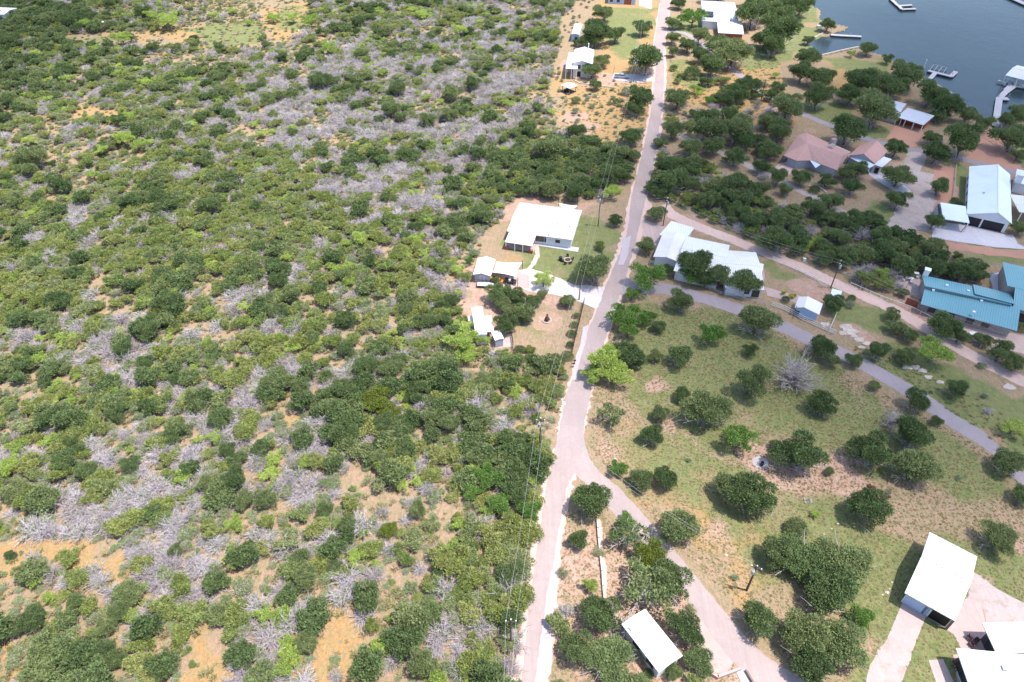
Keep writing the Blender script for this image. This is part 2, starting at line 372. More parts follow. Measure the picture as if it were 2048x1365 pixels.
def fastmesh(me, co, fc):
    k = fc.shape[1]
    me.vertices.add(len(co)); me.vertices.foreach_set('co', co.astype(np.float32).ravel())
    me.loops.add(fc.size); me.loops.foreach_set('vertex_index', fc.astype(np.int32).ravel())
    me.polygons.add(len(fc)); me.polygons.foreach_set('loop_start', np.arange(0, fc.size, k, dtype=np.int32))
    try: me.polygons.foreach_set('loop_total', np.full(len(fc), k, np.int32))
    except Exception: pass
    me.update(calc_edges=True)
fastmesh(me, co, fc)
at = me.color_attributes.new('zones', 'FLOAT_COLOR', 'POINT')
at.data.foreach_set('color', np.stack([green, gold, bare, np.ones_like(bare)], -1).astype(np.float32).ravel())
ground = bpy.data.objects.new('ground', me); COL.objects.link(ground); ground['kind'] = 'structure'
m, nt, bs = newmat('ground_soil_and_grass'); p = pos(nt)
va = N(nt, 'ShaderNodeVertexColor'); va.layer_name = 'zones'; sp = N(nt, 'ShaderNodeSeparateColor'); nt.links.new(va.outputs[0], sp.inputs[0])
nA = noise(nt, .09, 8, .72, p); nB = noise(nt, .45, 8, .75, p); nC = noise(nt, 2.2, 6, .8, p); nD = noise(nt, .03, 5, .6, p)
vs = N(nt, 'ShaderNodeVectorMath'); vs.operation = 'MULTIPLY'; vs.inputs[1].default_value = (1.2, .35, 1); nt.links.new(p, vs.inputs[0])
nE = noise(nt, 1.6, 6, .8, vs.outputs[0])
base = mix(nt, ramp(nt, nB, [(.38, 0), (.60, 1)]), (.44, .262, .195), (.34, .245, .155))       # pinkish soil / dry grass
base = mix(nt, ramp(nt, nE, [(.46, 0), (.62, .85)]), base, (.20, .205, .10))
def fac(ch, n, w=.55):
    return mth(nt, 'MULTIPLY_ADD', mth(nt, 'SUBTRACT', mth(nt, 'ADD', ch, mth(nt, 'MULTIPLY', n, w)), .5 + w * .45), 4.5, .5, clamp=True)
goldc = mix(nt, ramp(nt, nB, [(.40, 0), (.60, 1)]), (.45, .245, .10), (.36, .25, .11))
goldc = mix(nt, ramp(nt, nC, [(.5, 0), (.75, .7)]), goldc, (.33, .25, .11))
goldc = mix(nt, ramp(nt, nE, [(.5, 0), (.66, .8)]), goldc, (.44, .30, .20))
c = mix(nt, fac(sp.outputs[1], nA, .9), base, goldc)
grn = mix(nt, ramp(nt, nB, [(.38, 0), (.62, 1)]), (.115, .175, .050), (.215, .235, .085))
grn = mix(nt, ramp(nt, nE, [(.47, 0), (.62, .8)]), grn, (.28, .22, .12))
c = mix(nt, fac(sp.outputs[0], nA, 1.3), c, grn)
nH = noise(nt, .8, 9, .9, p)
brc = mix(nt, ramp(nt, nB, [(.38, 0), (.62, 1)]), (.43, .25, .19), (.50, .34, .27))
c = mix(nt, fac(sp.outputs[2], nA, 1.2), c, brc)
c = mix(nt, ramp(nt, nC, [(.50, 0), (.66, .5)]), c, (.13, .13, .07))
nG = noise(nt, 1.1, 8, .85, p)
c = mix(nt, ramp(nt, nG, [(.48, 0), (.60, .5)]), c, (.20, .17, .10))
c = mix(nt, ramp(nt, nH, [(.55, 0), (.63, .4)]), c, (.50, .38, .31))
c = mix(nt, ramp(nt, noise(nt, 5, 3, .6, p), [(.62, 0), (.72, .5)]), c, (.55, .45, .37))
nt.links.new(c, bs.inputs['Base Color']); bs.inputs['Roughness'].default_value = .95; bs.inputs['Specular IOR Level'].default_value = .1
b = N(nt, 'ShaderNodeBump'); b.inputs['Strength'].default_value = .8; b.inputs['Distance'].default_value = .25
nt.links.new(mth(nt, 'ADD', nC, nB), b.inputs['Height']); nt.links.new(b.outputs[0], bs.inputs['Normal'])
me.materials.append(m)

w = MB(); xs = [p[0] for p in LAKEW]; ys = [p[1] for p in LAKEW]
w.poly([(min(xs) - 3, min(ys) - 3, -.45), (max(xs) + 3, min(ys) - 3, -.45), (max(xs) + 3, max(ys) + 3, -.45), (min(xs) - 3, max(ys) + 3, -.45)])
m, nt, bs = newmat('lake_water'); p = pos(nt)
nt.links.new(mix(nt, ramp(nt, noise(nt, .012, 4, .6, p), [(.35, 0), (.65, 1)]), (.026, .043, .052), (.040, .058, .068)), bs.inputs['Base Color'])
bs.inputs['Roughness'].default_value = .18; bs.inputs['IOR'].default_value = 1.33
b = N(nt, 'ShaderNodeBump'); b.inputs['Strength'].default_value = .35; b.inputs['Distance'].default_value = .1
nt.links.new(mth(nt, 'ADD', noise(nt, .9, 5, .7, p), mth(nt, 'MULTIPLY', noise(nt, .12, 4, .6, p), 2)), b.inputs['Height']); nt.links.new(b.outputs[0], bs.inputs['Normal'])
water = w.build('water', m); water['kind'] = 'structure'

def bowed(pts, jit, step=1.5, seed=1):
    "world polygon edge resampled with slight unevenness"
    rr = random.Random(seed); out = []
    n = len(pts)
    for i in range(n):
        a = Vector(pts[i]); b = Vector(pts[(i + 1) % n]); L = (b - a).length; k = max(1, int(L / step))
        for j in range(k):
            q = a.lerp(b, j / k)
            if j: q = q + Vector((rr.gauss(0, jit), rr.gauss(0, jit), 0))
            out.append(q)
    return out
def sheet(name, pts, mat, z, jit=.12, kind='structure', seed=1):
    PAVED.append(pts); w = [P(x, y) for x, y in pts]; w = [Vector((q.x, q.y, z)) for q in w]
    mb = MB(); mb.poly(bowed(w, jit, seed=seed)); 
    me = bpy.data.meshes.new(name)
    from mathutils.geometry import tessellate_polygon
    tri = tessellate_polygon([[Vector(v) for v in mb.v]])
    fs = []
    for t in tri:
        a, b_, c_ = (Vector(mb.v[i]) for i in t)
        fs.append(t if (b_ - a).cross(c_ - a).z > 0 else (t[0], t[2], t[1]))
    me.from_pydata(mb.v, [], fs); me.update(); me.materials.append(mat)
    o = bpy.data.objects.new(name, me); COL.objects.link(o)
    if kind: o['kind'] = kind
    return o
def catmull(pts, k=6):
    out = []; n = len(pts)
    for i in range(n - 1):
        p0, p1, p2, p3 = pts[max(i - 1, 0)], pts[i], pts[i + 1], pts[min(i + 2, n - 1)]
        for j in range(k):
            t = j / k; out.append(tuple(.5 * ((2 * p1[q]) + (-p0[q] + p2[q]) * t + (2 * p0[q] - 5 * p1[q] + 4 * p2[q] - p3[q]) * t * t + (-p0[q] + 3 * p1[q] - 3 * p2[q] + p3[q]) * t ** 3) for q in range(len(p1))))
    out.append(pts[-1]); return out
def strip(name, edges, mat, z, jit=.08, kind='structure', seed=3):
    "edges: rows (left px x, left px y, right px x, right px y)"
    PAVED.append([(e[0], e[1]) for e in edges] + [(e[2], e[3]) for e in edges[::-1]])
    rr = random.Random(seed); L = []; Rr = []
    for a in catmull(edges, 8):
        L.append(P(a[0], a[1])); Rr.append(P(a[2], a[3]))
    v = []; f = []
    for i, (a, b_) in enumerate(zip(L, Rr)):
        d = (b_ - a).normalized(); a = a + d * rr.gauss(0, jit); b_ = b_ + d * rr.gauss(0, jit)
        v += [(a.x, a.y, z), (b_.x, b_.y, z)]
        if i: f.append((2 * i - 2, 2 * i, 2 * i + 1, 2 * i - 1))
    me = bpy.data.meshes.new(name); me.from_pydata(v, [], f); me.update()
    if sum(p.normal.z for p in me.polygons) < 0: me.flip_normals()
    me.materials.append(mat); o = bpy.data.objects.new(name, me); COL.objects.link(o); o['kind'] = kind; return o
def cstrip(name, pts, wid, mat, z, jit=.08, seed=3):
    "centreline in px, width in metres"
    W = [P(x, y) for x, y in pts]; rows = []
    for i, q in enumerate(W):
        d = (W[min(i + 1, len(W) - 1)] - W[max(i - 1, 0)]).normalized(); n = Vector((-d.y, d.x, 0)) * wid / 2
        a = proj(q + n); b_ = proj(q - n); rows.append((*a, *b_))
    return strip(name, rows, mat, z, jit, seed=seed)
main = [(1322,-60,1340,-60),(1322,0,1340,0),(1316,35,1336,35),(1308,100,1328,100),(1311,140,1329,140),(1304,200,1326,200),(1300,233,1322,233),(1286,300,1312,300),(1274,350,1304,350),(1262,400,1291,400),
 (1256,455,1278,455),(1246,488,1271,488),(1233,522,1261,522),(1218,555,1252,555),(1206,588,1240,588),(1193,622,1230,622),(1178,655,1219,655),(1166,688,1208,688),(1156,722,1196,722),(1146,755,1186,755),
 (1132,788,1182,788),(1126,822,1174,822),(1119,855,1168,855),(1110,900,1164,905),(1100,945,1150,945),(1092,977,1134,977),(1082,1043,1121,1043),(1072,1110,1109,1110),(1059,1210,1102,1210),(1052,1277,1096,1277),(1043,1365,1086,1365),(1034,1460,1078,1460)]
cstrip('road_shoulder', [((a[0]+a[2])/2, a[1]) for a in main[1:]], 5.2, M['dirtroad'], .012, .22, seed=5)
strip('road', main, M['asphalt'], .024)
strip('road', [(1120,880,1166,868),(1135,930,1178,915),(1168,965,1200,945),(1212,1010,1247,985),(1262,1070,1300,1045),(1310,1120,1352,1105),(1358,1175,1405,1170),(1400,1238,1460,1236),(1452,1308,1524,1306),(1506,1365,1604,1358),(1580,1450,1700,1430)], M['asphalt'], .020, seed=8)
strip('road', [(1236,590,1250,552),(1262,592,1268,562),(1310,588,1316,566),(1345,592,1352,572),(1405,607,1413,588),(1465,627,1474,607),(1561,665,1563,640),(1622,694,1630,672),(1678,718,1686,696),(1735,748,1745,726),
 (1800,786,1812,764),(1832,808,1848,784),(1893,850,1908,828),(1950,885,1968,865),(1984,910,2012,908),(2020,950,2050,935),(2080,1000,2120,985)], M['asphalt2'], .020, seed=9)
cstrip('path', [(1300,428),(1335,415),(1345,430),(1392,452),(1450,474),(1505,496),(1555,516),(1600,534),(1640,553),(1673,568),(1705,582),(1732,594),(1765,609),(1790,620),(1815,634),(1838,648),(1880,675),(1950,715),(2060,770)], 3.6, M['dirtroad'], .016, .12, seed=10)
cstrip('road', [(1330,62),(1372,68),(1408,92),(1447,127),(1482,152),(1527,187),(1572,210),(1609,230),(1663,252),(1745,282),(1810,297),(1870,306),(1930,320),(2000,338),(2080,356)], 3.0, M['asphalt2'], .020, seed=11)
cstrip('path', [(1315,238),(1330,252),(1364,273),(1424,299),(1504,335),(1560,362),(1600,382),(1635,398),(1700,432),(1780,466),(1830,470)], 2.6, M['caliche'], .016, .15, seed=12)
cstrip('path', [(1838,305),(1824,335),(1820,372),(1818,400),(1808,430),(1800,462),(1830,475)], 5.5, M['caliche'], .018, .3, seed=13)
cstrip('path', [(1850,345),(1848,385),(1842,430),(1850,462)], 6.5, M['caliche'], .009, .4, seed=14)
sheet('path', [(1730,345),(1745,338),(1808,368),(1822,385),(1800,388),(1770,372)], M['whiteconc'], .022, seed=2)
sheet('path', [(1037,541),(1062,538),(1100,548),(1150,571),(1212,575),(1205,600),(1192,618),(1178,612),(1150,600),(1118,592),(1060,583),(1035,573)], M['drive'], .016, .2)
sheet('patio', [(990,556),(1036,541),(1060,552),(1058,578),(1040,578),(1000,572)], M['concrete'], .02)
cstrip('path', [(1071,484),(1073,496),(1074,512),(1066,528),(1055,542)], 1.2, M['dirtroad'], .026)
sheet('patio', [(1073,486),(1158,495.5),(1156,504.5),(1076,491.5)], M['whiteconc'], .03, .02)
strip('path', [(1245,478,1262,472),(1243,500,1258,496),(1240,512,1256,510),(1236,530,1247,530)], M['patch'], .030, seed=4)
strip('path', [(1166,655,1176,650),(1160,690,1172,682),(1152,715,1162,715),(1144,760,1152,760)], M['patch'], .030, seed=4)
strip('path', [(1108,1120,1114,1118),(1092,1200,1106,1200),(1084,1260,1100,1260),(1074,1330,1092,1330),(1066,1400,1088,1400)], M['patch'], .030, seed=6)
sheet('path', [(1292,400),(1304,408),(1302,425),(1284,423)], M['dirtroad'], .018)
sheet('patio', [(1284,440),(1320,450),(1345,458),(1318,500),(1296,478),(1284,470)], M['concrete'], .018)
sheet('patio', [(1226,147),(1300,150),(1310,162),(1262,166),(1225,158)], M['whiteconc'], .018, .25)
sheet('patio', [(1278,-20),(1306,-20),(1303,19),(1278,12)], M['dirtroad'], .03)
sheet('patio', [(1790,250),(1832,252),(1848,262),(1836,292),(1822,296),(1772,278)], M['redsand'], .03)
sheet('path', [(1955,262),(1992,254),(2015,280),(2022,305),(2050,345),(1988,338),(1925,322),(1948,300)], M['redsand'], .014, .4)
sheet('path', [(1867,331),(1912,336),(1908,376),(1906,415),(1866,398)], M['redsand'], .014, .3)
sheet('patio', [(1867,452),(1890,445),(1960,455),(2012,470),(2026,470),(2036,488),(2060,500),(1990,495),(1863,476)], M['whiteconc'], .03, .05)
sheet('path', [(1863,478),(1990,498),(2080,504),(2080,520),(1990,512),(1880,495)], M['redsand'], .016, .3)
sheet('patio', [(1502,545),(1526,530),(1530,552),(1524,580),(1502,574)], M['concrete'], .018, .05)
sheet('patio', [(1528,575),(1620,597),(1610,612),(1535,592)], M['concrete'], .026)
sheet('patio', [(1796,560),(1840,553),(1838,592),(1800,590)], M['concrete'], .028)
sheet('path', [(1812,600),(1838,612),(1990,664),(2048,668),(2060,712),(1985,690),(1900,650)], M['dirtroad'], .014, .2)
sheet('patio', [(1980,550),(2000,545),(2010,585),(1985,582)], M['whiteconc'], .028)
sheet('patio', [(1562,326),(1588,332),(1580,350),(1546,338)], M['dirtroad'], .03)
sheet('patio', [(1004,662),(1017,665),(1024,677),(1025,694),(991,697),(973,687),(985,665)], M['concrete'], .026, .05)
sheet('patio', [(1807,1200),(1852,1233),(1825,1302),(1777,1271)], M['concrete'], .03, .01)
sheet('patio', [(1852,1233),(1880,1232),(1935,1196),(1962,1207),(1971,1247),(1990,1304),(1926,1306),(1907,1269)], M['concrete'], .026, .02)
sheet('path', [(1824,1301),(1777,1270),(1740,1330),(1720,1400),(1790,1400),(1812,1340)], M['caliche'], .016, .25)
sheet('path', [(1942,1143),(1985,1172),(2048,1206),(2120,1240),(2120,1262),(1972,1250),(1962,1210),(1936,1196)], M['caliche'], .016, .25)
sheet('patio', [(1857,1321),(1886,1319),(1912,1375),(1880,1390)], M['concrete'], .03, .01)
sheet('patio', [(1906,1310),(1995,1304),(2100,1330),(2100,1430),(1920,1400)], M['concrete'], .022, .01)
sheet('path', [(1395,1230),(1425,1245),(1470,1320),(1450,1350),(1410,1340),(1400,1290)], M['caliche'], .012, .3)
sheet('path', [(1194,1037),(1200,1040),(1213,1130),(1213,1200),(1209,1203),(1203,1140)], M['dirtroad'], .012, .2)
# ash patch and beaten circle
def disc(name, x, y, r, mat, z, seed=1):
    c = P(x, y); rr = random.Random(seed); pts = []
    for i in range(28):
        t = i / 28 * 6.2832; q = c + Vector((math.cos(t), math.sin(t), 0)) * r * (1 + rr.uniform(-.06, .06)); pts.append(proj(q))
    return sheet(name, pts, mat, z, 0.02)
disc('path', 1094, 643, 3.7, M['ring'], .02)
disc('path', 1521, 926, 1.5, M['ash'], .02)
disc('path', 1620, 262, 2.2, M['ring'], .02)

# clouds
def cloud(dens, poly, seed, alt=620.0):
    off = SUNV * (alt / SUNV.z); W = [(q[0] + off.x, q[1] + off.y) for q in wpoly_far(poly)]
    xs = [q[0] for q in W]; ys = [q[1] for q in W]; st = 9.0
    X, Y = np.meshgrid(np.arange(min(xs) - 60, max(xs) + 60, st), np.arange(min(ys) - 60, max(ys) + 60, st))
    r = np.random.default_rng(seed); jx = blur(r.normal(0, 60, X.shape), 5); jy = blur(r.normal(0, 60, X.shape), 5)
    d = blur(inpoly(X + jx, Y + jy, W).astype(float), 9); lump = blur(r.normal(0, 1, X.shape), 4); lump = lump / abs(lump).max()
    th = d * (26 + 16 * lump); zt = alt + th; zb = alt - th * .35; ny, nx = X.shape; n = nx * ny
    co = np.concatenate([np.stack([X, Y, zt], -1).reshape(-1, 3), np.stack([X, Y, zb], -1).reshape(-1, 3)])
    i = np.arange(n).reshape(ny, nx); keep = (d[:-1, :-1] + d[1:, 1:] + d[:-1, 1:] + d[1:, :-1]).ravel() > .004
    f = np.stack([i[:-1, :-1], i[:-1, 1:], i[1:, 1:], i[1:, :-1]], -1).reshape(-1, 4)[keep]; f = np.concatenate([f, f[:, ::-1] + n])
    me = bpy.data.meshes.new('cloud'); fastmesh(me, co, f); at = me.attributes.new('thickness', 'FLOAT', 'POINT'); at.data.foreach_set('value', np.tile((d * dens).ravel(), 2).astype(np.float32))
    me.polygons.foreach_set('use_smooth', [True] * len(f)); me.materials.append(CLOUDM); o = bpy.data.objects.new('cloud', me); COL.objects.link(o); o['kind'] = 'structure'
def wpoly_far(pts):
    out = []
    for x, y in pts:
        q = P(x, max(y, -260)); out.append((q.x, q.y))
    return out
m, nt, bs = newmat('cloud_vapour'); nt.nodes.remove(bs); at = N(nt, 'ShaderNodeAttribute'); at.attribute_name = 'thickness'
n_ = noise(nt, .02, 5, .65, pos(nt)); al = mth(nt, 'MULTIPLY', at.outputs['Fac'], mth(nt, 'MULTIPLY_ADD', n_, .8, .6)); al = mth(nt, 'SUBTRACT', 1.0, mth(nt, 'SQRT', mth(nt, 'SUBTRACT', 1.0, al, clamp=True)))
tr = N(nt, 'ShaderNodeBsdfTransparent'); di = N(nt, 'ShaderNodeBsdfTranslucent'); di.inputs[0].default_value = (.9, .9, .9, 1); mx = N(nt, 'ShaderNodeMixShader')
nt.links.new(al, mx.inputs[0]); nt.links.new(tr.outputs[0], mx.inputs[1]); nt.links.new(di.outputs[0], mx.inputs[2]); nt.links.new(mx.outputs[0], nt.nodes['Material Output'].inputs[0]); CLOUDM = m
for i, (dn, pl) in enumerate(CLOUDS): cloud(dn, pl, 40 + i)
# ------------------------------------------------------------------ plants
def rdir(n): 
    v = NR.normal(size=(n, 3)); return v / np.linalg.norm(v, axis=1)[:, None]
def leafcloud(lobes, n, size, up=.35, jit=.8, shell=.55, feather=1.0):
    "quads scattered on lobes [(centre, radii)], facing mostly outwards"
    vol = np.array([l[1][0] * l[1][1] + l[1][2] * l[1][0] for l in lobes]); k = NR.choice(len(lobes), n, p=vol / vol.sum())
    C = np.array([l[0] for l in lobes])[k]; Rr = np.array([l[1] for l in lobes])[k]
    d = rdir(n); d[:, 2] = np.where(d[:, 2] < -.3, -d[:, 2] * .6, d[:, 2])
    rad = shell + (1 - shell) * NR.random(n) ** .6
    rad = rad * (1 + NR.normal(0, .07, n))
    c = C + d * Rr * rad[:, None]
    nn = d / Rr + rdir(n) * jit / Rr.mean() + np.array([0, 0, up / Rr.mean()]); nn /= np.linalg.norm(nn, axis=1)[:, None]
    # sprigs: long axis leans outwards and up, so that the crown's edge is ragged
    a = d / Rr * Rr.mean() + rdir(n) * .9 + np.array([0, 0, .35]); a /= np.linalg.norm(a, axis=1)[:, None]
    a = a * feather + np.cross(nn, rdir(n)) * (1 - feather * .6); a /= np.linalg.norm(a, axis=1)[:, None]
    b = np.cross(a, nn + rdir(n) * .5); b /= np.linalg.norm(b, axis=1)[:, None] + 1e-9
    s = (size * NR.uniform(.6, 1.7, n))[:, None]; e = NR.uniform(.35, .7, n)[:, None]
    co = np.stack([c - a * s - b * s * e * .3, c - b * s * e, c + a * s * 1.1, c + b * s * e + a * s * .2], 1).reshape(-1, 3)
    return co, np.arange(n * 4).reshape(-1, 4)
def npmesh(name, parts):
    "parts: list of (co, faces4, material)"
    me = bpy.data.meshes.new(name); cos = []; fcs = []; mi = []; off = 0
    for j, (co, fc, mat) in enumerate(parts):
        cos.append(co); fcs.append(fc + off); mi += [j] * len(fc); off += len(co); me.materials.append(mat)
    fastmesh(me, np.concatenate(cos), np.concatenate(fcs))
    me.polygons.foreach_set('material_index', np.array(mi, np.int32)); me.update(); return me
def twigs(seed, nmain, r0=.02, spread=1.0, hgt=1.0, sub=4, droop=.35, base=.25, seg=5):
    rr = random.Random(seed); V = []; Fc = []
    def line(pts, ra, rb):
        n = len(V)
        for i, p in enumerate(pts):
            t = i / (len(pts) - 1); r = ra + (rb - ra) * t
            d = (pts[min(i + 1, len(pts) - 1)] - pts[max(i - 1, 0)]).normalized(); a = d.orthogonal().normalized(); b = d.cross(a)
            for j in range(3):
                f = j * 2.0944; V.append(tuple(p + (a * math.cos(f) + b * math.sin(f)) * r))
        for i in range(len(pts) - 1):
            for j in range(3):
                j2 = (j + 1) % 3; Fc.append((n + i * 3 + j, n + i * 3 + j2, n + i * 3 + 3 + j2, n + i * 3 + 3 + j))
    for k in range(nmain):
        az = rr.uniform(0, 6.283); tilt = rr.uniform(.15, 1.35) ; L = rr.uniform(.65, 1.1)
        p = Vector((rr.gauss(0, base * .5), rr.gauss(0, base * .5), 0)); d = Vector((math.sin(tilt) * math.cos(az) * spread, math.sin(tilt) * math.sin(az) * spread, math.cos(tilt) * hgt + .15))
        pts = [p.copy()]
        for i in range(seg):
            p = p + d * L / seg; d = d + Vector((rr.gauss(0, .14), rr.gauss(0, .14), -droop * .3 * i / seg + rr.gauss(0, .08))); pts.append(p.copy())
            if p.z < .02: p.z = .03
        line(pts, r0 * rr.uniform(.7, 1.2), r0 * .3)
        for q in range(sub):
            i = rr.randrange(1, seg); s = pts[i]; dd = (d.normalized() + Vector((rr.gauss(0, .7), rr.gauss(0, .7), rr.gauss(.1, .45)))).normalized()
            l = rr.uniform(.2, .5); m_ = s + dd * l * .5; e_ = m_ + (dd + Vector((rr.gauss(0, .35), rr.gauss(0, .35), rr.gauss(-.1, .25)))) * l * .5
            line([s, m_, e_], r0 * .55, r0 * .22)
    return np.array(V), np.array(Fc)
def lobes(seed, n, spread=.55, zc=.62, zr=.3, lr=(.32, .5), flat=.8, rad=1.0):
    rr = random.Random(seed); out = [((0, 0, zc), (rad * .55, rad * .55, .42))]
    for i in range(n):
        a = i / n * 6.283 * 1.618 * 2 + rr.uniform(-.5, .5); q = spread * math.sqrt(rr.uniform(.15, 1.0)) * rad; r = rr.uniform(*lr)
        z = zc + rr.uniform(-zr, zr) * .7 + (.18 * (1 - q))
        out.append(((q * math.cos(a), q * math.sin(a), z), (r, r * rr.uniform(.8, 1.1), r * flat * rr.uniform(.75, 1.1))))
    return out
# meshes are about 1 unit in radius and stand on z = 0
def crown(kind, seed, dense=True):
    rr = random.Random(seed * 13 + 5)
    if kind == 'oak':
        lb = lobes(seed, rr.randint(9, 13), .66, .72, .36, (.24, .46), .75); lb += [((rr.uniform(-.15, .15), rr.uniform(-.15, .15), .62), (rr.uniform(.5, .8), rr.uniform(.5, .8), .52))]
        co, f = leafcloud(lb, 11000 if dense else 3600, .032 if dense else .056, .35, .9, .5); t, tf = twigs(seed, 16, .015, 1.08, .95, 3); return [(co, f, M['oak']), (t, tf, M['dead'])]
    if kind == 'jun':
        lb = lobes(seed, rr.randint(7, 11), .66, .55, .25, (.24, .42), .7); co, f = leafcloud(lb, 4200 if dense else 2600, .041 if dense else .051, .3, 1.1, .4); t, tf = twigs(seed, 22, .015, 1.05, .8, 3)
        return [(co, f, M['jun']), (t * np.array([1, 1, .95]), tf, M['dead'])]
    if kind == 'mesq':
        lb = lobes(seed, rr.randint(10, 14), .78, .74, .3, (.16, .32), .6); co, f = leafcloud(lb, 5000 if dense else 2200, .032 if dense else .047, .4, 1.0, .3)
        return [(co, f, M['mesq'])]
    if kind == 'fresh':
        lb = lobes(seed, rr.randint(9, 13), .70, .72, .3, (.22, .38), .7); co, f = leafcloud(lb, 4200, .038, .4, .9, .4); return [(co, f, M['fresh'])]
    if kind == 'scrub':
        lb = lobes(seed, rr.randint(5, 8), .6, .42, .2, (.25, .42), .6); co, f = leafcloud(lb, 1700, .041, .3, 1.2, .2); t, tf = twigs(seed, 34, .016, 1, .75, 4)
        return [(co, f, M['scrub']), (t, tf, M['dead'])]
    if kind == 'dead':
        t, tf = twigs(seed, 56, .022, 1.05, .60 + .12 * (seed % 3), 6, .6); parts = [(t, tf, M['dead'])]
        if seed % 2: 
            lb = lobes(seed, 4, .7, .3, .15, (.2, .3), .5); co, f = leafcloud(lb, 130, .05, .3, 1.2, .2); parts.append((co, f, M['scrub']))
        return parts
    if kind == 'bush':
        co, f = leafcloud([((0, 0, .55), (.95, .95, .62)), ((.2, .1, .6), (.8, .8, .62)), ((-.2, -.15, .55), (.8, .8, .6))], 2400, .05, .2, .6, .75); return [(co, f, M['oak'])]
    if kind == 'flower':
        co, f = leafcloud(lobes(seed, 7, .6, .5, .25, (.25, .4), .7), 500, .07); c2, f2 = leafcloud(lobes(seed + 1, 7, .6, .55, .25, (.25, .4), .7), 450, .075); return [(co, f, M['fresh']), (c2, f2, M['flower'])]
    if kind == 'rosy':
        t, tf = twigs(seed, 50, .018, 1, .7, 4); co, f = leafcloud(lobes(seed, 6, .6, .5, .25, (.25, .4), .7), 350, .05, .3, 1.2, .3); return [(t, tf, M['dead']), (co, f, M['rosy'])]
    if kind == 'tuft':
        n = 60; a = NR.uniform(0, 6.283, n); q = NR.uniform(0, .55, n) ; b = np.stack([np.cos(a) * q, np.sin(a) * q, np.zeros(n)], 1)
        d = np.stack([np.cos(a) * NR.uniform(.1, .9, n), np.sin(a) * NR.uniform(.1, .9, n), NR.uniform(.4, 1, n)], 1); s = np.stack([-np.sin(a), np.cos(a), np.zeros(n)], 1) * .06
        co = np.stack([b - s, b + s, b + d * .7 + s * .4, b + d * .7 - s * .4], 1).reshape(-1, 3)
        return [(co, np.arange(n * 4).reshape(-1, 4), M['drygrass'])]
    if kind == 'sod': p_ = crown('tuft', seed)[0]; return [(p_[0] * np.array([1, 1, .6]), p_[1], M['fieldgrass'])]
def trunk_mesh(name, seed, hr=.75, th=.055, mat='bark', limbs=6, reach=.72):
    rr = random.Random(seed); mb = MB(); lean = Vector((rr.uniform(-.08, .08), rr.uniform(-.08, .08), 0))
    p = [Vector((0, 0, -.02)), Vector((0, 0, .12)) + lean * .4, Vector((0, 0, .28)) + lean, Vector((0, 0, hr * .6)) + lean * 1.6]
    mb.tube(p, [th * 1.35, th, th * .85, th * .5], 7)
    for i in range(limbs):
        a = i / limbs * 6.283 + rr.uniform(-.4, .4); s = p[2].lerp(p[3], rr.uniform(-.2, .8)); e = Vector((math.cos(a) * reach * rr.uniform(.7, 1.1), math.sin(a) * reach * rr.uniform(.7, 1.1), hr * rr.uniform(.75, 1.2)))
        m1 = s.lerp(e, .45) + Vector((rr.gauss(0, .05), rr.gauss(0, .05), -.05)); mb.tube([s, m1, e], [th * .55, th * .38, th * .14], 5)
        for k in range(3):
            s2 = m1.lerp(e, rr.uniform(0, .7)); e2 = s2 + Vector((rr.gauss(0, .22), rr.gauss(0, .22), rr.uniform(.05, .3))); mb.tube([s2, s2.lerp(e2, .5) + Vector((0, 0, .02)), e2], [th * .25, th * .17, th * .08], 4)
    me = bpy.data.meshes.new(name); me.from_pydata(mb.v, [], mb.f); me.update(); me.materials.append(M[mat]); return me

CROWNS = {k: [npmesh(k + '_crown', crown(k, s)) for s in range(n)] for k, n in (('oak', 9), ('jun', 5), ('mesq', 5), ('fresh', 3), ('scrub', 5), ('dead', 6), ('bush', 2), ('flower', 1), ('rosy', 1))}
LOWS = {k: [npmesh(k + '_low', crown(k, s + 20, False)) for s in range(5)] for k in ('oak', 'jun', 'mesq')}
LOWS['scrub'] = CROWNS['scrub']; LOWS['dead'] = CROWNS['dead']; LOWS['tuft'] = [npmesh('tuft', crown('tuft', s)) for s in range(4)]; LOWS['sod'] = [npmesh('sod', crown('sod', s)) for s in range(4)]
TRUNKS = {'oak': [trunk_mesh('trunk', s) for s in range(4)], 'mesq': [trunk_mesh('trunk', s + 9, .8, .045, 'bark', 7, .8) for s in range(3)], 'pale': [trunk_mesh('trunk', s + 19, .75, .06, 'palebark', 9, .85) for s in range(2)]}
TRUNKS['fresh'] = TRUNKS['mesq']; TRUNKS['jun'] = TRUNKS['oak']
KIND = {'oak': ('live_oak', 'dark green live oak', 'tree'), 'jun': ('juniper_tree', 'olive green juniper', 'tree'), 'mesq': ('mesquite_tree', 'yellow green mesquite', 'tree'), 'fresh': ('leafy_tree', 'mid green leafy tree', 'tree'),
        'scrub': ('scrub_bush', 'grey green scrub', 'bush'), 'dead': ('dead_bush', 'bare dead bush', 'dead bush'), 'bush': ('round_shrub', 'round dark green shrub', 'shrub'), 'flower': ('flowering_shrub', 'yellow flowering shrub', 'shrub'),
        'sparse': ('live_oak', 'thin crowned oak', 'tree'), 'deadtree': ('dead_tree', 'leafless grey tree', 'dead tree'), 'rosy': ('rosy_shrub', 'pinkish flowering shrub', 'shrub'), 'yoak': ('live_oak', 'yellow tinged green oak', 'tree')}
M['yoak'] = leafmat('yellowish_oak_leaves', [(.13, .17, .03), (.17, .20, .045)], .4)
CROWNS['yoak'] = [CROWNS['oak'][3].copy()]; CROWNS['yoak'][0].materials[0] = M['yoak']
CROWNS['sparse'] = [npmesh('thin_crown', [leafcloud(lobes(61, 13, .8, .75, .3, (.13, .27), .6), 2000, .04, .4, 1.0, .3) + (M['oak'],)])]
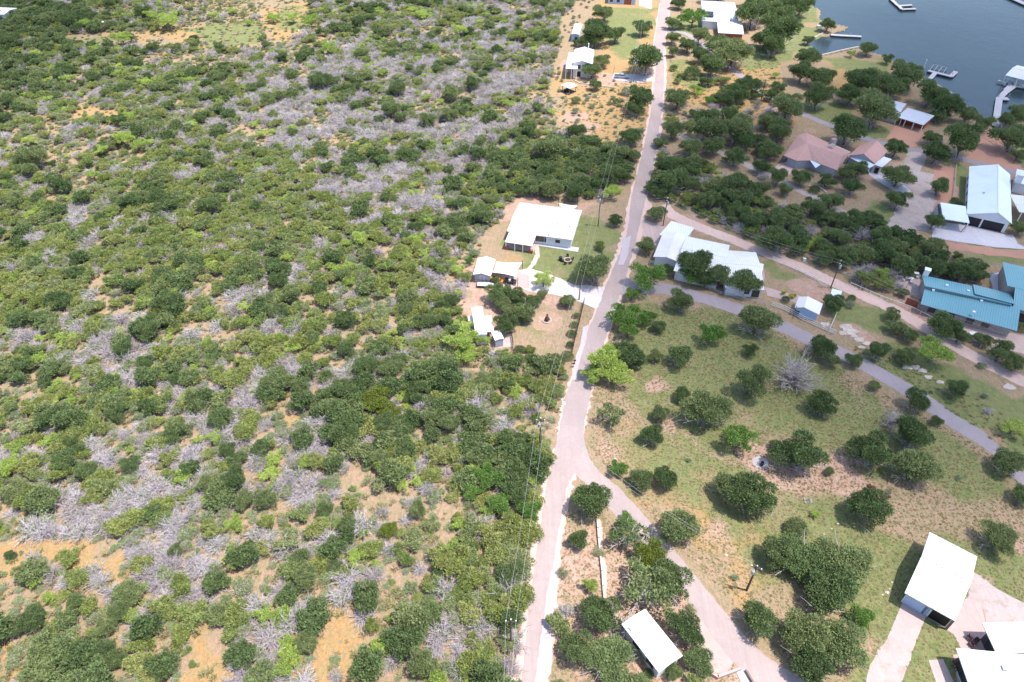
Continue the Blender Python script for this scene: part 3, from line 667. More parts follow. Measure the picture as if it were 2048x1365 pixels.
TRUNKS['sparse'] = TRUNKS['pale']; TRUNKS['yoak'] = TRUNKS['oak']
ALL = []          # every individually built plant: dict
def plant(x, y, r, kind, hs=1.0, label=None):
    "x, y, r: centre and half width of the crown in the photograph (px)"
    zf = {'oak': .72, 'jun': .55, 'mesq': .74, 'fresh': .72, 'scrub': .4, 'dead': .35, 'bush': .5, 'flower': .5, 'sparse': .72, 'deadtree': .6, 'rosy': .4, 'yoak': .7}[kind]
    hmul = rnd.uniform(.92, 1.15) * hs * (.72 if r > 48 else 1); rm = r / pxm(y, 2.5) * ((1.3 if y < 340 else 1.17) if x > 1180 else 1.05); h = zf * rm * hmul
    p = P(x, y, h); rm = r / pxm(y, h) * ((1.28 if y < 340 else 1.15) if x > 1180 else 1.04)
    ALL.append(dict(p=(p.x, p.y), r=rm, h=hmul, kind=kind, label=label, px=r, xy=(x, y))); return ALL[-1]
T = {
'oak': """1209,25,19 1191,63,30 1231,68,18 1180,80,24 1287,55,17 1294,113,38 1204,120,16 1184,140,18 1194,170,13 1152,85,9 1357,6,14 1347,47,14 1344,75,14 1400,70,20 1377,90,18 1467,103,36 1437,90,26 1424,130,23 1400,110,18 1347,103,12 1507,20,32 1530,77,22
1284,193,26 1270,217,18 1154,260,22 1261,273,22 1237,307,22 1267,310,14 1221,347,25 1251,353,16 1097,293,38 1104,377,30 1150,383,26 1067,377,22 1041,383,16 1180,317,12 1164,337,18
1354,197,24 1450,200,15 1477,190,20 1497,170,22 1387,227,10 1347,257,22 1417,253,34 1381,293,24 1424,293,20 1477,253,36 1457,230,18 1491,280,22 1524,293,16 1534,243,18 1471,313,22 1334,330,24 1347,360,32 1317,383,20 1387,370,16 1471,363,30 1417,400,24 1451,380,14 1477,423,22 1507,440,22 1524,377,16 1524,333,16 1314,427,18 1231,443,14 1351,322,14
1559,60,38 1543,20,22 1569,30,22 1546,87,26 1586,53,16 1656,48,15 1616,80,10 1618,112,23 1603,143,22 1636,153,26 1653,150,18 1636,192,27 1736,97,17 1776,118,11 1819,147,34 1723,160,34 1756,160,34 1789,173,26 1703,187,26 1753,217,40 1863,187,28 1899,207,30 1879,230,18 1936,230,20 1969,247,18 1929,277,38 1699,255,36 1792,297,19 1869,277,16 1873,307,24
1579,213,32 1543,190,12 1560,262,24 1538,302,20 1543,240,18 1603,354,23 1653,362,16 1690,346,18 1716,340,22 1799,352,30 1703,373,24 1796,400,24 1663,403,24 1879,373,22 1869,443,20 1913,407,16 2029,273,34 2016,240,18 2036,230,20 2040,310,16 1626,413,24 1556,437,26 1556,353,22 1569,380,14 1716,437,26 1743,443,24 1686,443,22 2040,457,16
1556,482,34 1646,495,22 1683,475,22 1689,515,28 1653,515,20 1726,505,26 1763,472,26 1769,505,28 1799,522,26 1819,485,16 1866,498,24 1876,535,24 1923,542,26 1956,552,18 1806,585,12 1916,513,12 1666,608,21 1515,640,42 1646,692,28 1663,718,18 1709,720,19 1756,702,25 1786,632,16 1793,655,20 1819,668,20 1889,652,34 1809,715,18 1919,672,22 1966,678,18 2003,705,26 2029,728,22 1916,778,26 1838,805,27 1873,842,12 1643,812,28 1508,762,38 1826,868,38 1746,905,38 1829,933,42 1603,910,46 1553,892,16 1659,943,10
1731,1007,42 1999,1077,35 1690,1125,62 1608,1118,50 1650,1175,58 1552,1105,36 1600,1270,45 1680,1285,54 1625,1330,45 1517,1237,36 2045,990,24 2010,925,30
1187,538,38 1083,590,14 1132,602,18 1294,493,20 1393,526,40 1438,550,28 1412,560,20 1334,542,16 1491,565,30 1317,652,16 1364,603,26 1361,712,25 1311,712,16 1257,705,34 1271,722,20 1501,700,16 1321,828,22 1304,868,26 1364,788,18 1414,818,46
1284,957,27 1337,960,27 1364,1050,44 1181,993,42 1157,1077,26 1341,1163,40 1204,1233,40 1157,1300,42 1217,1313,50 1371,1257,36 1397,1320,30 1461,977,36 1507,997,45 1344,1343,20 1045,880,20 1050,905,24 1035,985,30 1030,1140,26 1000,588,28 1032,596,26 1046,624,26 1014,650,28 1062,604,18 1022,622,22 1006,612,18 1054,640,14 890,610,20 860,640,22 1600,10,26 1572,-4,28 1520,-14,26 1440,-22,26
640,160,24 795,175,22 905,185,24 945,165,20 780,220,22 800,235,18 900,230,22 855,240,20 585,265,12 715,45,16 770,60,18 135,98,14 158,85,10 165,118,10 40,40,18 90,38,22 135,45,18 285,25,20 260,75,14 20,80,14 30,150,20 70,170,18 15,205,16
420,410,28 310,395,24 335,405,18 410,320,22 70,310,32 55,340,24 25,400,26 300,660,28 335,600,30 285,665,22 245,700,24 290,725,20 235,825,20 440,835,28 145,885,18 155,900,18 560,560,24 585,590,26 640,575,20 545,620,22 625,675,20 690,640,22 555,760,34 600,775,24 690,700,20 735,730,28 780,735,26 800,720,20 690,775,30 835,770,24 830,795,20 765,850,26 685,860,34 895,845,26 870,625,16 810,620,18 890,640,18 905,600,18
125,925,30 170,940,26 260,930,24 30,985,28 20,1110,13 255,1185,32 240,1220,26 150,1205,20 60,1245,28 90,1272,24 30,1260,22 210,1255,24 205,1300,32 235,1320,22 350,1100,18 420,970,26 470,960,32 490,1000,24 530,1000,26 650,1020,20 690,1050,24 600,1115,24 610,1160,32 670,1130,16 835,1020,24 880,1140,18 615,1285,28 845,1330,36 1010,1150,26 455,900,20 920,460,18 960,420,20 985,400,18 1010,375,18 880,760,20 960,760,18 990,560,10 1145,840,1""",
'mesq': """335,40,25 300,30,16 283,28,18 243,75,22 172,48,18 92,42,14 425,30,12 465,22,11 498,45,9 190,97,12 72,108,16 135,157,16 292,165,18 245,275,26 205,300,18 275,290,18 258,233,14 385,248,14 185,350,16 8,365,14 545,35,15 585,35,14 620,40,20 655,95,20 845,30,18 825,20,12 920,60,22 870,95,14 765,145,12 855,195,12
720,477,24 575,515,14 700,565,16 690,575,10 835,480,20 915,540,15 905,525,14 523,268,14 1005,300,14 865,285,10 900,280,10 10,660,12 355,490,8 345,525,8 415,520,10 430,525,10 465,520,14 475,720,10 155,755,12 110,800,13 300,800,14 370,795,14 430,875,20 30,895,22 20,930,28 470,1045,20 924,682,34 936,708,26 927,655,22 962,676,18 960,678,14 710,1115,22 605,1230,12 980,1310,14 380,160,14 60,280,16
1224,383,20 1390,177,12 1703,107,9 1616,488,16 1766,545,14 1869,702,38 1629,1028,10 1211,718,42 1231,748,34 1191,745,26 1087,558,26 1180,1170,22 975,680,12 2029,855,22 1550,150,8""",
'fresh': """1387,33,24 1297,552,36 1264,588,18 1250,630,34 1257,655,26 1297,635,22 1424,668,26 1477,878,32 1061,1020,30 975,955,36 1000,1010,30 945,980,26 1379,548,24 1420,200,11 740,800,24 1237,938,20 1723,1235,26 1254,1040,20 940,520,12""",
'yoak': """750,800,34 770,820,24 1301,1113,32 790,830,18 65,1340,26 780,1060,20""",
'sparse': """1254,1070,40 1224,828,32 1294,1175,66 1491,560,20""",
'jun': """1151,200,12 1107,70,16 1034,73,20 1736,558,22 1766,568,20 1749,772,14 1117,740,18 1095,760,20 1070,770,22 1060,700,14 1030,720,18 1200,492,14""",
'bush': """1593,1058,20 1384,147,14 1463,212,7 1234,205,7 1629,380,10 1347,137,7 1571,600,8 1703,598,9 1298,1350,10 1110,715,10 1060,715,10 1040,700,11 2046,658,12 1140,690,9 1148,650,9 1144,668,10 1152,632,8 1136,712,12 1120,722,12""",
'scrub': """1254,183,14 1963,732,10 1969,792,10 1151,222,13 1091,113,16 1101,147,15 1184,213,9 2048,1290,10 1430,160,10 1700,610,12""",
'deadtree': """1596,745,46 1786,838,26 240,635,24 745,1150,28 1723,470,22""",
'dead': """1976,822,12 405,725,14 250,865,16 100,1150,28 130,1165,20 520,400,18""",
'flower': """1567,586,6.5 1585,593,8""", 'rosy': """905,708,14""",
}
for k, s in T.items():
    for t in s.split():
        x, y, r = map(float, t.split(','))
        if r > 3: plant(x, y, r, k)
NFEAT = len(ALL)
# thicket: zones of the wooded slope, read from the photograph in cells of 105 px
ZONES = ["KKMOCOMMMDMO", "KMMMMDDDDDOO", "OOMMDDDDDDOK", "MOMJJJDDDKKK", "JJJJJJJJMMKK", "JJJMMJMJMMCC", "MMDKMMOMJMCC", "MMMMDMKKKMMC", "MJDDDDKKMMKK", "MDDDMDDMMKKK", "CDDDDKODJJJK", "KMKDDKDMJJJJ", "OKMCDDCMKJJJ"]
WT = {'K': dict(oak=.36, jun=.28, scrub=.18, dead=.14, mesq=.04), 'M': dict(jun=.34, scrub=.30, dead=.23, oak=.07, mesq=.06), 'J': dict(jun=.66, scrub=.15, dead=.14, oak=.03, mesq=.02), 'D': dict(dead=.64, scrub=.20, jun=.10, oak=.03, mesq=.03),
      'O': dict(scrub=.5, dead=.2, jun=.24, mesq=.06), 'C': dict(scrub=.6, dead=.4)}
DENS = {'K': 1, 'M': .95, 'J': 1, 'D': 1, 'O': .42, 'C': .05}
WOODS = [(-260,-80),(1150,-80),(1180,-20),(1118,40),(1118,100),(1095,170),(1110,250),(1190,290),(1262,300),(1250,360),(1215,395),(1180,398),(1100,390),(1030,392),(1000,440),(965,470),(958,510),(935,540),(940,575),(930,600),(925,640),(915,680),(945,705),(985,700),(1030,705),(1075,712),(1138,748),(1112,830),(1096,900),(1078,980),(1062,1100),(1046,1210),(1038,1280),(1026,1460),(-260,1460)]
THICK = [(1285,300),(1330,290),(1345,330),(1420,340),(1480,375),(1540,400),(1620,440),(1700,440),(1790,470),(1850,480),(1860,520),(1960,540),(1940,560),(1845,548),(1800,580),(1745,575),(1680,545),(1610,520),(1540,490),(1470,465),(1400,435),(1340,405),(1290,395)]
THIN = [(1335,150),(1560,170),(1600,300),(1560,380),(1500,350),(1340,270)]
GAPS = [[(130,68),(370,62),(390,88),(300,100),(130,95)],[(345,55),(520,45),(530,95),(420,90)],[(505,0),(620,-10),(620,60),(540,100)],[(-40,1080),(165,1078),(230,1082),(260,1100),(235,1160),(140,1120),(60,1115),(30,1180),(-40,1180)],[(372,1250),(420,1240),(465,1290),(470,1460),(350,1460)],[(650,1215),(705,1200),(735,1260),(690,1330),(600,1460),(620,1290)],[(160,210),(245,225),(240,245),(150,235)],[(725,790),(735,790),(700,1000),(680,1000)],[(560,800),(590,795),(600,850),(570,860)]]
FP = [(rnd.uniform(-1, 1), rnd.uniform(-1, 1), rnd.uniform(0, 6.28)) for _ in range(40)]
def field(k, x, y, L):
    "smooth random field, about -1..1, features of L metres"
    s = 0
    for i in range(5):
        a, b, c_ = FP[(k * 5 + i) % 40]; m_ = 6.283 / L * (.6 + .35 * i); s += math.sin((a * x + b * y) * m_ / (math.hypot(a, b) + .01) + c_ + 1.3 * math.sin((b * x - a * y) * m_ * .6))
    return s / 2.6
def grow(region, sp, spread_px, zonef, dens=1.0):
    W = wpoly(region); xs = [q[0] for q in W]; ys = [q[1] for q in W]
    x = np.arange(min(xs), max(xs), sp); y = np.arange(min(ys), max(ys), sp); X, Y = np.meshgrid(x, y)
    X = X + NR.uniform(-.48, .48, X.shape) * sp; Y = Y + NR.uniform(-.48, .48, Y.shape) * sp
    ok = inpoly(X, Y, W) & (X > -330) & (Y < 460); X = X[ok]; Y = Y[ok]; px, py = projn(X, Y)
    for g in GAPS: k = ~inpoly(px, py, g); X, Y, px, py = X[k], Y[k], px[k], py[k]
    # clear of the crowns already standing
    for g in PAVED: k = ~inpoly(px, py, g); X, Y, px, py = X[k], Y[k], px[k], py[k]
    A = np.array([(a['p'][0], a['p'][1], a['r'] * .72) for a in ALL])
    out = []
    for i in range(len(X)):
        if ((A[:, 0] - X[i]) ** 2 + (A[:, 1] - Y[i]) ** 2 < A[:, 2] ** 2).any(): continue
        z = zonef(px[i] + rnd.gauss(0, 30), py[i] + rnd.gauss(0, 30))
        if rnd.random() > DENS[z] * dens: continue
        if field(7, X[i], Y[i], 46) > (.62 if z in 'MDO' else .95) and z != 'C' and dens == 1.0 and rnd.random() < .75: continue        # openings and game trails
        if abs(field(6, X[i], Y[i], 60)) < .045 and z in 'MDO' and rnd.random() < .85: continue
        w = {q: v * math.exp({'dead': 1.7, 'jun': 1.0, 'oak': 1.8, 'scrub': 1.0, 'mesq': 2.0}[q] * field(j, X[i], Y[i], {'dead': 26, 'mesq': 20}.get(q, 32))) for j, (q, v) in enumerate(sorted(WT[z].items()))}; k = rnd.choices(list(w), list(w.values()))[0]
        r = {'oak': rnd.uniform(1.8, 3.2), 'jun': rnd.uniform(1.4, 2.8), 'mesq': rnd.uniform(1.0, 2.0), 'scrub': rnd.uniform(1.1, 2.2), 'dead': rnd.uniform(1.4, 2.9)}[k]
        out.append((X[i], Y[i], r, k, px[i], py[i]))
    return out
def zf(x, y): return ZONES[int(min(12, max(0, y // 105)))][int(min(11, max(0, x // 105)))]
FILL = grow([(1330,-90),(1620,-90),(1596,-8),(1490,-4),(1480,-12),(1340,-10)], 4.5, 0, lambda x, y: 'K', .8) + grow(WOODS, 2.1, 0, zf) + grow(THICK, 2.5, 0, lambda x, y: 'K' if rnd.random() < .6 else 'M', .999) + grow(THIN, 3.6, 0, lambda x, y: 'K' if rnd.random() < .4 else 'M', .62)
FILL += grow([(1110,1050),(1185,1005),(1240,1075),(1330,1170),(1420,1290),(1500,1400),(1100,1420)], 3.6, 0, lambda x, y: 'M', .45)
# a few volunteers in the open
for reg, sp, d in ([(1180,880),(1260,870),(1480,960),(1560,1100),(1500,1230),(1280,1000)], 9, .3), ([(1690,690),(1800,690),(2050,850),(2050,960),(1880,825)], 7, .5), ([(1095,130),(1300,165),(1290,290),(1150,300),(1090,200)], 4, .75), ([(1110,-30),(1210,-30),(1150,60),(1120,110),(1090,80)], 4, .8), ([(1110,1060),(1190,1010),(1400,1240),(1520,1420),(1100,1420)], 6, .25), ([(1560,1000),(2040,900),(2040,1040),(1700,1100)], 12, .3):
    FILL += [(a, b, r * .55, 'scrub', c, e) for a, b, r, k, c, e in grow(reg, sp, 0, lambda x, y: 'M', d)]
HMUL = {'oak': 1.0, 'jun': 1.0, 'mesq': 1.1, 'scrub': 1.0, 'dead': .95}
byk = {}
for i, f in enumerate(FILL): byk.setdefault(f[3], []).append(f)
cnt = {}
for a in ALL: cnt[a['kind']] = cnt.get(a['kind'], 0) + 1
REST = []
for k, L in byk.items():
    vis = lambda f: f[2] * pxm(f[5]) if -20 < f[4] < 2068 and -10 < f[5] < 1385 else 0
    L.sort(key=vis, reverse=True); n = max(0, 296 - cnt.get(k, 0))
    for f in L[:n]: 
        if vis(f) > 0: ALL.append(dict(p=(f[0], f[1]), r=f[2], h=rnd.uniform(.85, 1.15) * HMUL[k], kind=k, label=None, px=vis(f), xy=(f[4], f[5]), fill=True))
        else: REST.append(f)
    REST += L[n:]
W_ = wpoly(WOODS); qx = NR.uniform(-260, 90, 60000); qy = NR.uniform(40, 430, 60000); qk = inpoly(qx, qy, W_); qx, qy = qx[qk], qy[qk]; qpx, qpy = projn(qx, qy)
for x_, y_, u_, v_ in zip(qx, qy, qpx, qpy):
    if zf(u_ + rnd.gauss(0, 25), v_ + rnd.gauss(0, 25)) == 'D' and field(0, x_, y_, 26) > -.35 and rnd.random() < .05: REST.append((x_, y_, rnd.uniform(.8, 1.7), 'dead', u_, v_))
fx = NR.uniform(-620, 420, 9000); fy = NR.uniform(400, 1000, 9000); fu, fv = projn(fx, fy); lk = inpoly(fx, fy, LAKEW)
for x_, y_, u_, v_, l_ in zip(fx, fy, fu, fv, lk):
    if not l_ and (v_ < -25 or x_ < -330) and x_ < 130 + (y_ - 400) * .1: REST.append((x_, y_, rnd.uniform(2.2, 4.6), rnd.choice(['oak', 'jun', 'jun', 'scrub', 'mesq']), u_, v_))
# ---- labels: nearest landmark, side of it, rank among look-alikes there
LAND = [("the pinkish flowering shrub",905,708),("the yellow tinged oak",750,800),("the blue green tree clump",975,955),("the bright patch at upper left",245,285),("the dark trees above the farmhouse",1110,330),("the grey dead patch at the top",720,90),("the dark oak cluster at left",320,650),("the round mesquite left of centre",720,477),("the white farmhouse",1092,445),("the grey shed with the shade sail",985,535),("the white cabin on the lot",958,645),("the burn barrel circle",1094,640),("the long white house by the junction",1410,510),("the two storey white house",1162,118),("the small gazebo",1137,172),("the parked pickup",1244,152),("the grey roofed house at the top",1445,35),
 ("the pink roofed house",1630,305),("the pink roofed garage",1738,305),("the lakeside carport",1832,232),("the big pale blue roofed house",1975,385),("the teal roofed house",1930,600),("the pale blue shed",1617,612),("the white roofed barn",1880,1150),("the long white roofed cabin",1300,1290),("the house in the lower right corner",2000,1310),
 ("the fork of the two roads",1165,930),("the utility pole in the field",1500,1165),("the white ash patch",1522,928),("the big bare dead tree",1596,742),("the red sand boat ramp",1985,290),("the floating dock with slips",1880,148),("the bend of the lower lane",1350,1130),("the side road junction",1250,580),
 ("the orange clearing at the lower left",130,1115),("the orange gap at the bottom edge",420,1290),("the sandy gap near the bottom",670,1250),("the bare tree on the left slope",240,635),("the bare tree in the lower wood",745,1150),("the top left meadow",440,75),("the white roof in the top corner",15,22),("the narrow lake jetty",1698,70),("the far end of the road",1328,10),("the utility pole by the wood",1083,865),("the yellow green mesquite pair",25,915),("the white gravel drive",1822,400),("the lane at the right edge",1990,890)]
ORD = ['', 'second ', 'third ', 'fourth ', 'fifth ', 'sixth ', 'seventh ', 'eighth ', 'ninth ', 'tenth ']
ORD += ['%dth ' % i for i in range(11, 60)]
for a in ALL:
    x, y = a['xy']; l = min(LAND, key=lambda q: (q[1] - x) ** 2 + (q[2] - y) ** 2); dx = x - l[1]; dy = y - l[2]
    a['kd'] = KIND[a['kind']][1]; a['land'] = l[0]; a['side'] = ('right of' if dx > 0 else 'left of') if abs(dx) > abs(dy) else ('below' if dy > 0 else 'above'); a['d'] = dx * dx + dy * dy
rs = {}
for a in ALL: rs.setdefault(a['kind'], []).append(a['r'])
for k in rs: rs[k].sort()
for a in ALL:
    q = rs[a['kind']]
    if len(q) > 8: a['kd'] = ('small ' if a['r'] < q[len(q) // 3] else 'broad ' if a['r'] > q[2 * len(q) // 3] else 'middling ') + a['kd']
grp = {}
for a in ALL:
    if 'land' in a: grp.setdefault((a['kd'], a['land'], a['side']), []).append(a)
for (kd, l, s), L in grp.items():
    L.sort(key=lambda a: a['d'])
    L.sort(key=lambda a: (bool(a.get('fill')), a['d']))
    for i, a in enumerate(L):
        if a.get('fill') and i > 9: a['label'] = '%s %s %s' % (kd, s, l); continue
        if len(L) == 1: a['label'] = '%s just %s %s' % (kd, s, l)
        else: a['label'] = ('%s closest %s %s %s' % (ORD[i], kd, s, l)).strip() if i else 'nearest %s %s %s' % (kd, s, l)
FG = {'oak': 'small live oaks packed in the wooded slope', 'jun': 'olive junipers packed in the wooded slope', 'mesq': 'small mesquites in the wooded slope', 'scrub': 'grey green scrub bushes across the slope', 'dead': 'bare grey dead bushes across the wooded slope'}
FL = {'oak': 'small dark green oak crowded into the wooded slope', 'jun': 'low olive green juniper crowded into the wooded slope', 'mesq': 'small bright green mesquite among the brush', 'scrub': 'low grey green scrub bush among dry grass', 'dead': 'bare grey twiggy dead bush among the brush'}
for a in ALL:
    k = a['kind']; nm, kd, cat = KIND[k]; s = a['r']; loc = (a['p'][0], a['p'][1], 0); rz = rnd.uniform(0, 6.28)
    if a.get('fill'):
        o = bpy.data.objects.new(nm, rnd.choice(LOWS[k])); COL.objects.link(o); o.location = loc; o.rotation_euler = (rnd.uniform(-.08, .08), rnd.uniform(-.08, .08), rz); o.scale = (s * rnd.uniform(.85, 1.15), s * rnd.uniform(.85, 1.15), s * a['h'])
        tag(o, a['label'], cat, FG[k]); continue
    sc = (s * rnd.uniform(.86, 1.14), s * rnd.uniform(.86, 1.14), s * a['h'])
    g = {'oak': 'live oaks', 'jun': 'junipers', 'mesq': 'mesquites', 'fresh': 'leafy trees', 'scrub': FG['scrub'], 'dead': FG['dead'], 'bush': 'round shrubs', 'sparse': 'live oaks', 'yoak': 'live oaks', 'deadtree': 'dead trees', 'flower': 'yellow flowering shrubs'}.get(k)
    if k in ('scrub', 'dead', 'bush', 'flower', 'rosy'):
        o = bpy.data.objects.new(nm, rnd.choice(CROWNS[k])); COL.objects.link(o); o.location = loc; o.rotation_euler = (0, 0, rz); o.scale = sc; tag(o, a['label'], cat, g); continue
    if k == 'deadtree':
        me = trunk_mesh('dead_tree', int(a['px']), .9, .05, 'palebark', 11, .9); mb, f = twigs(int(a['px']), 60, .016, 1.05, 1.0, 6, .1, .12, 5)
        o = bpy.data.objects.new(nm, npmesh('dead_tree', [(np.array([v.co[:] for v in me.vertices]), np.array([(list(p.vertices) + [p.vertices[0]])[:4] if len(p.vertices) == 4 else [p.vertices[0], p.vertices[1], p.vertices[2], p.vertices[3]] for p in me.polygons if len(p.vertices) >= 4]), M['palebark']), (mb, f, M['dead'])]))
        COL.objects.link(o); o.location = loc; o.rotation_euler = (0, 0, rz); o.scale = sc; tag(o, a['label'], cat, g); continue
    e = empty(nm, loc, rz); e.scale = sc; tag(e, a['label'], cat, g)
    c_ = bpy.data.objects.new('crown', rnd.choice(CROWNS[k])); COL.objects.link(c_); c_.parent = e; c_.rotation_euler = (rnd.uniform(-.05, .05), rnd.uniform(-.05, .05), 0)
    t_ = bpy.data.objects.new('trunk', rnd.choice(TRUNKS[k])); COL.objects.link(t_); t_.parent = e

# ---- the remainder of the thicket and the dry grass tufts, one object for each sort
def scatter(name, label, cat, meshes, pts, seed=1):
    "pts: rows x, y, sx, sy, sz"
    src = bpy.data.collections.new(name + '_source')
    for i, mm in enumerate(meshes):
        o = bpy.data.objects.new(name + '_source', mm); src.objects.link(o)
    me = bpy.data.meshes.new(name); pts = np.array(pts); n = len(pts)
    me.vertices.add(n); me.vertices.foreach_set('co', np.stack([pts[:, 0], pts[:, 1], np.zeros(n)], 1).astype(np.float32).ravel())
    a = me.attributes.new('size', 'FLOAT_VECTOR', 'POINT'); a.data.foreach_set('vector', pts[:, 2:5].astype(np.float32).ravel())
    a = me.attributes.new('turn', 'FLOAT_VECTOR', 'POINT'); rot = NR.uniform(-.1, .1, (n, 3)); rot[:, 2] = NR.uniform(0, 6.283, n); a.data.foreach_set('vector', rot.astype(np.float32).ravel())
    a = me.attributes.new('which', 'INT', 'POINT'); a.data.foreach_set('value', NR.integers(0, len(meshes), n).astype(np.int32))
    ob = bpy.data.objects.new(name, me); COL.objects.link(ob)
    ng = bpy.data.node_groups.new(name, 'GeometryNodeTree'); ng.interface.new_socket('Geometry', in_out='INPUT', socket_type='NodeSocketGeometry'); ng.interface.new_socket('Geometry', in_out='OUTPUT', socket_type='NodeSocketGeometry')
    gi = ng.nodes.new('NodeGroupInput'); go = ng.nodes.new('NodeGroupOutput'); ip = ng.nodes.new('GeometryNodeInstanceOnPoints'); ci = ng.nodes.new('GeometryNodeCollectionInfo')
    ci.inputs['Collection'].default_value = src; ci.inputs['Separate Children'].default_value = True; ci.inputs['Reset Children'].default_value = True
    def attr(nm, ty):
        q = ng.nodes.new('GeometryNodeInputNamedAttribute'); q.data_type = ty; q.inputs['Name'].default_value = nm; return next(s for s in q.outputs if s.enabled and s.name == 'Attribute')
    L = ng.links; L.new(gi.outputs[0], ip.inputs['Points']); L.new(ci.outputs[0], ip.inputs['Instance']); ip.inputs['Pick Instance'].default_value = True
    L.new(attr('which', 'INT'), ip.inputs['Instance Index']); L.new(attr('turn', 'FLOAT_VECTOR'), ip.inputs['Rotation']); L.new(attr('size', 'FLOAT_VECTOR'), ip.inputs['Scale'])
    L.new(ip.outputs[0], go.inputs[0]); md = ob.modifiers.new('scatter', 'NODES'); md.node_group = ng
    tag(ob, label, cat, None, 'stuff'); return ob
for k, nm, lb in (('jun', 'juniper_thicket', 'mass of olive green junipers covering the far wooded slope'), ('scrub', 'scrub_thicket', 'mass of grey green scrub over the far wooded slope'), ('dead', 'dead_brush', 'mass of bare grey dead brush over the far wooded slope'), ('oak', 'oak_thicket', 'mass of small dark oaks in the far wooded slope'), ('mesq', 'mesquite_thicket', 'scattered small bright mesquites in the far wooded slope')):
    L = [f for f in REST if f[3] == k]
    if not L: continue
    scatter(nm, lb, 'brush', LOWS[k], [(f[0], f[1], f[2] * rnd.uniform(.85, 1.15), f[2] * rnd.uniform(.85, 1.15), f[2] * rnd.uniform(.8, 1.15)) for f in L])
def tufts(region, n, smin, smax):
    W = wpoly(region); xs = [q[0] for q in W]; ys = [q[1] for q in W]
    x = NR.uniform(max(min(xs), -300), max(xs), n * 2); y = NR.uniform(min(ys), min(max(ys), 430), n * 2); ok = inpoly(x, y, W); px, py = projn(x, y)
    for g in PAVED: ok &= ~inpoly(px, py, g)
    if region is WOODS:
        for g in GAPS: ok &= ~(inpoly(px, py, g) & (NR.random(len(x)) < .7))
    x = x[ok][:n]; y = y[ok][:n]; s = NR.uniform(smin, smax, len(x))
    return [(a, b, c * 1.2, c * 1.2, c) for a, b, c in zip(x, y, s)]
TF = tufts(WOODS, 34000, .35, .95)
SF = tufts([(1200,600),(1480,620),(1700,750),(2080,960),(2080,1400),(1640,1400),(1180,900)], 24000, .07, .24) + tufts([(1110,1040),(1190,1010),(1500,1365),(1500,1400),(1090,1400)], 3000, .07, .24) + tufts([(1690,690),(1800,690),(2050,860),(2050,960),(1880,825)], 500, .2, .45) + tufts([(1340,120),(1560,115),(1590,300),(1480,330),(1340,260)], 900, .3, .6) + tufts([(1095,170),(1300,165),(1290,300),(1110,260)], 500, .3, .6)
scatter('dry_grass', 'dry straw coloured grass tufts between the bushes', 'grass', LOWS['tuft'], TF)
scatter('field_grass', 'olive and straw coloured grass over the open field right of the road', 'grass', LOWS['sod'], SF)

UG = tufts(WOODS, 13500, .45, 1.2) + tufts(THICK, 700, .5, 1.1)
scatter('undergrowth', 'low grey green and olive undergrowth filling the ground between the bushes', 'undergrowth', [CROWNS['scrub'][0], LOWS['jun'][0], CROWNS['scrub'][1], CROWNS['scrub'][3], LOWS['jun'][3], CROWNS['scrub'][4]], [(a, b, c, d, e * .75) for a, b, c, d, e in UG])
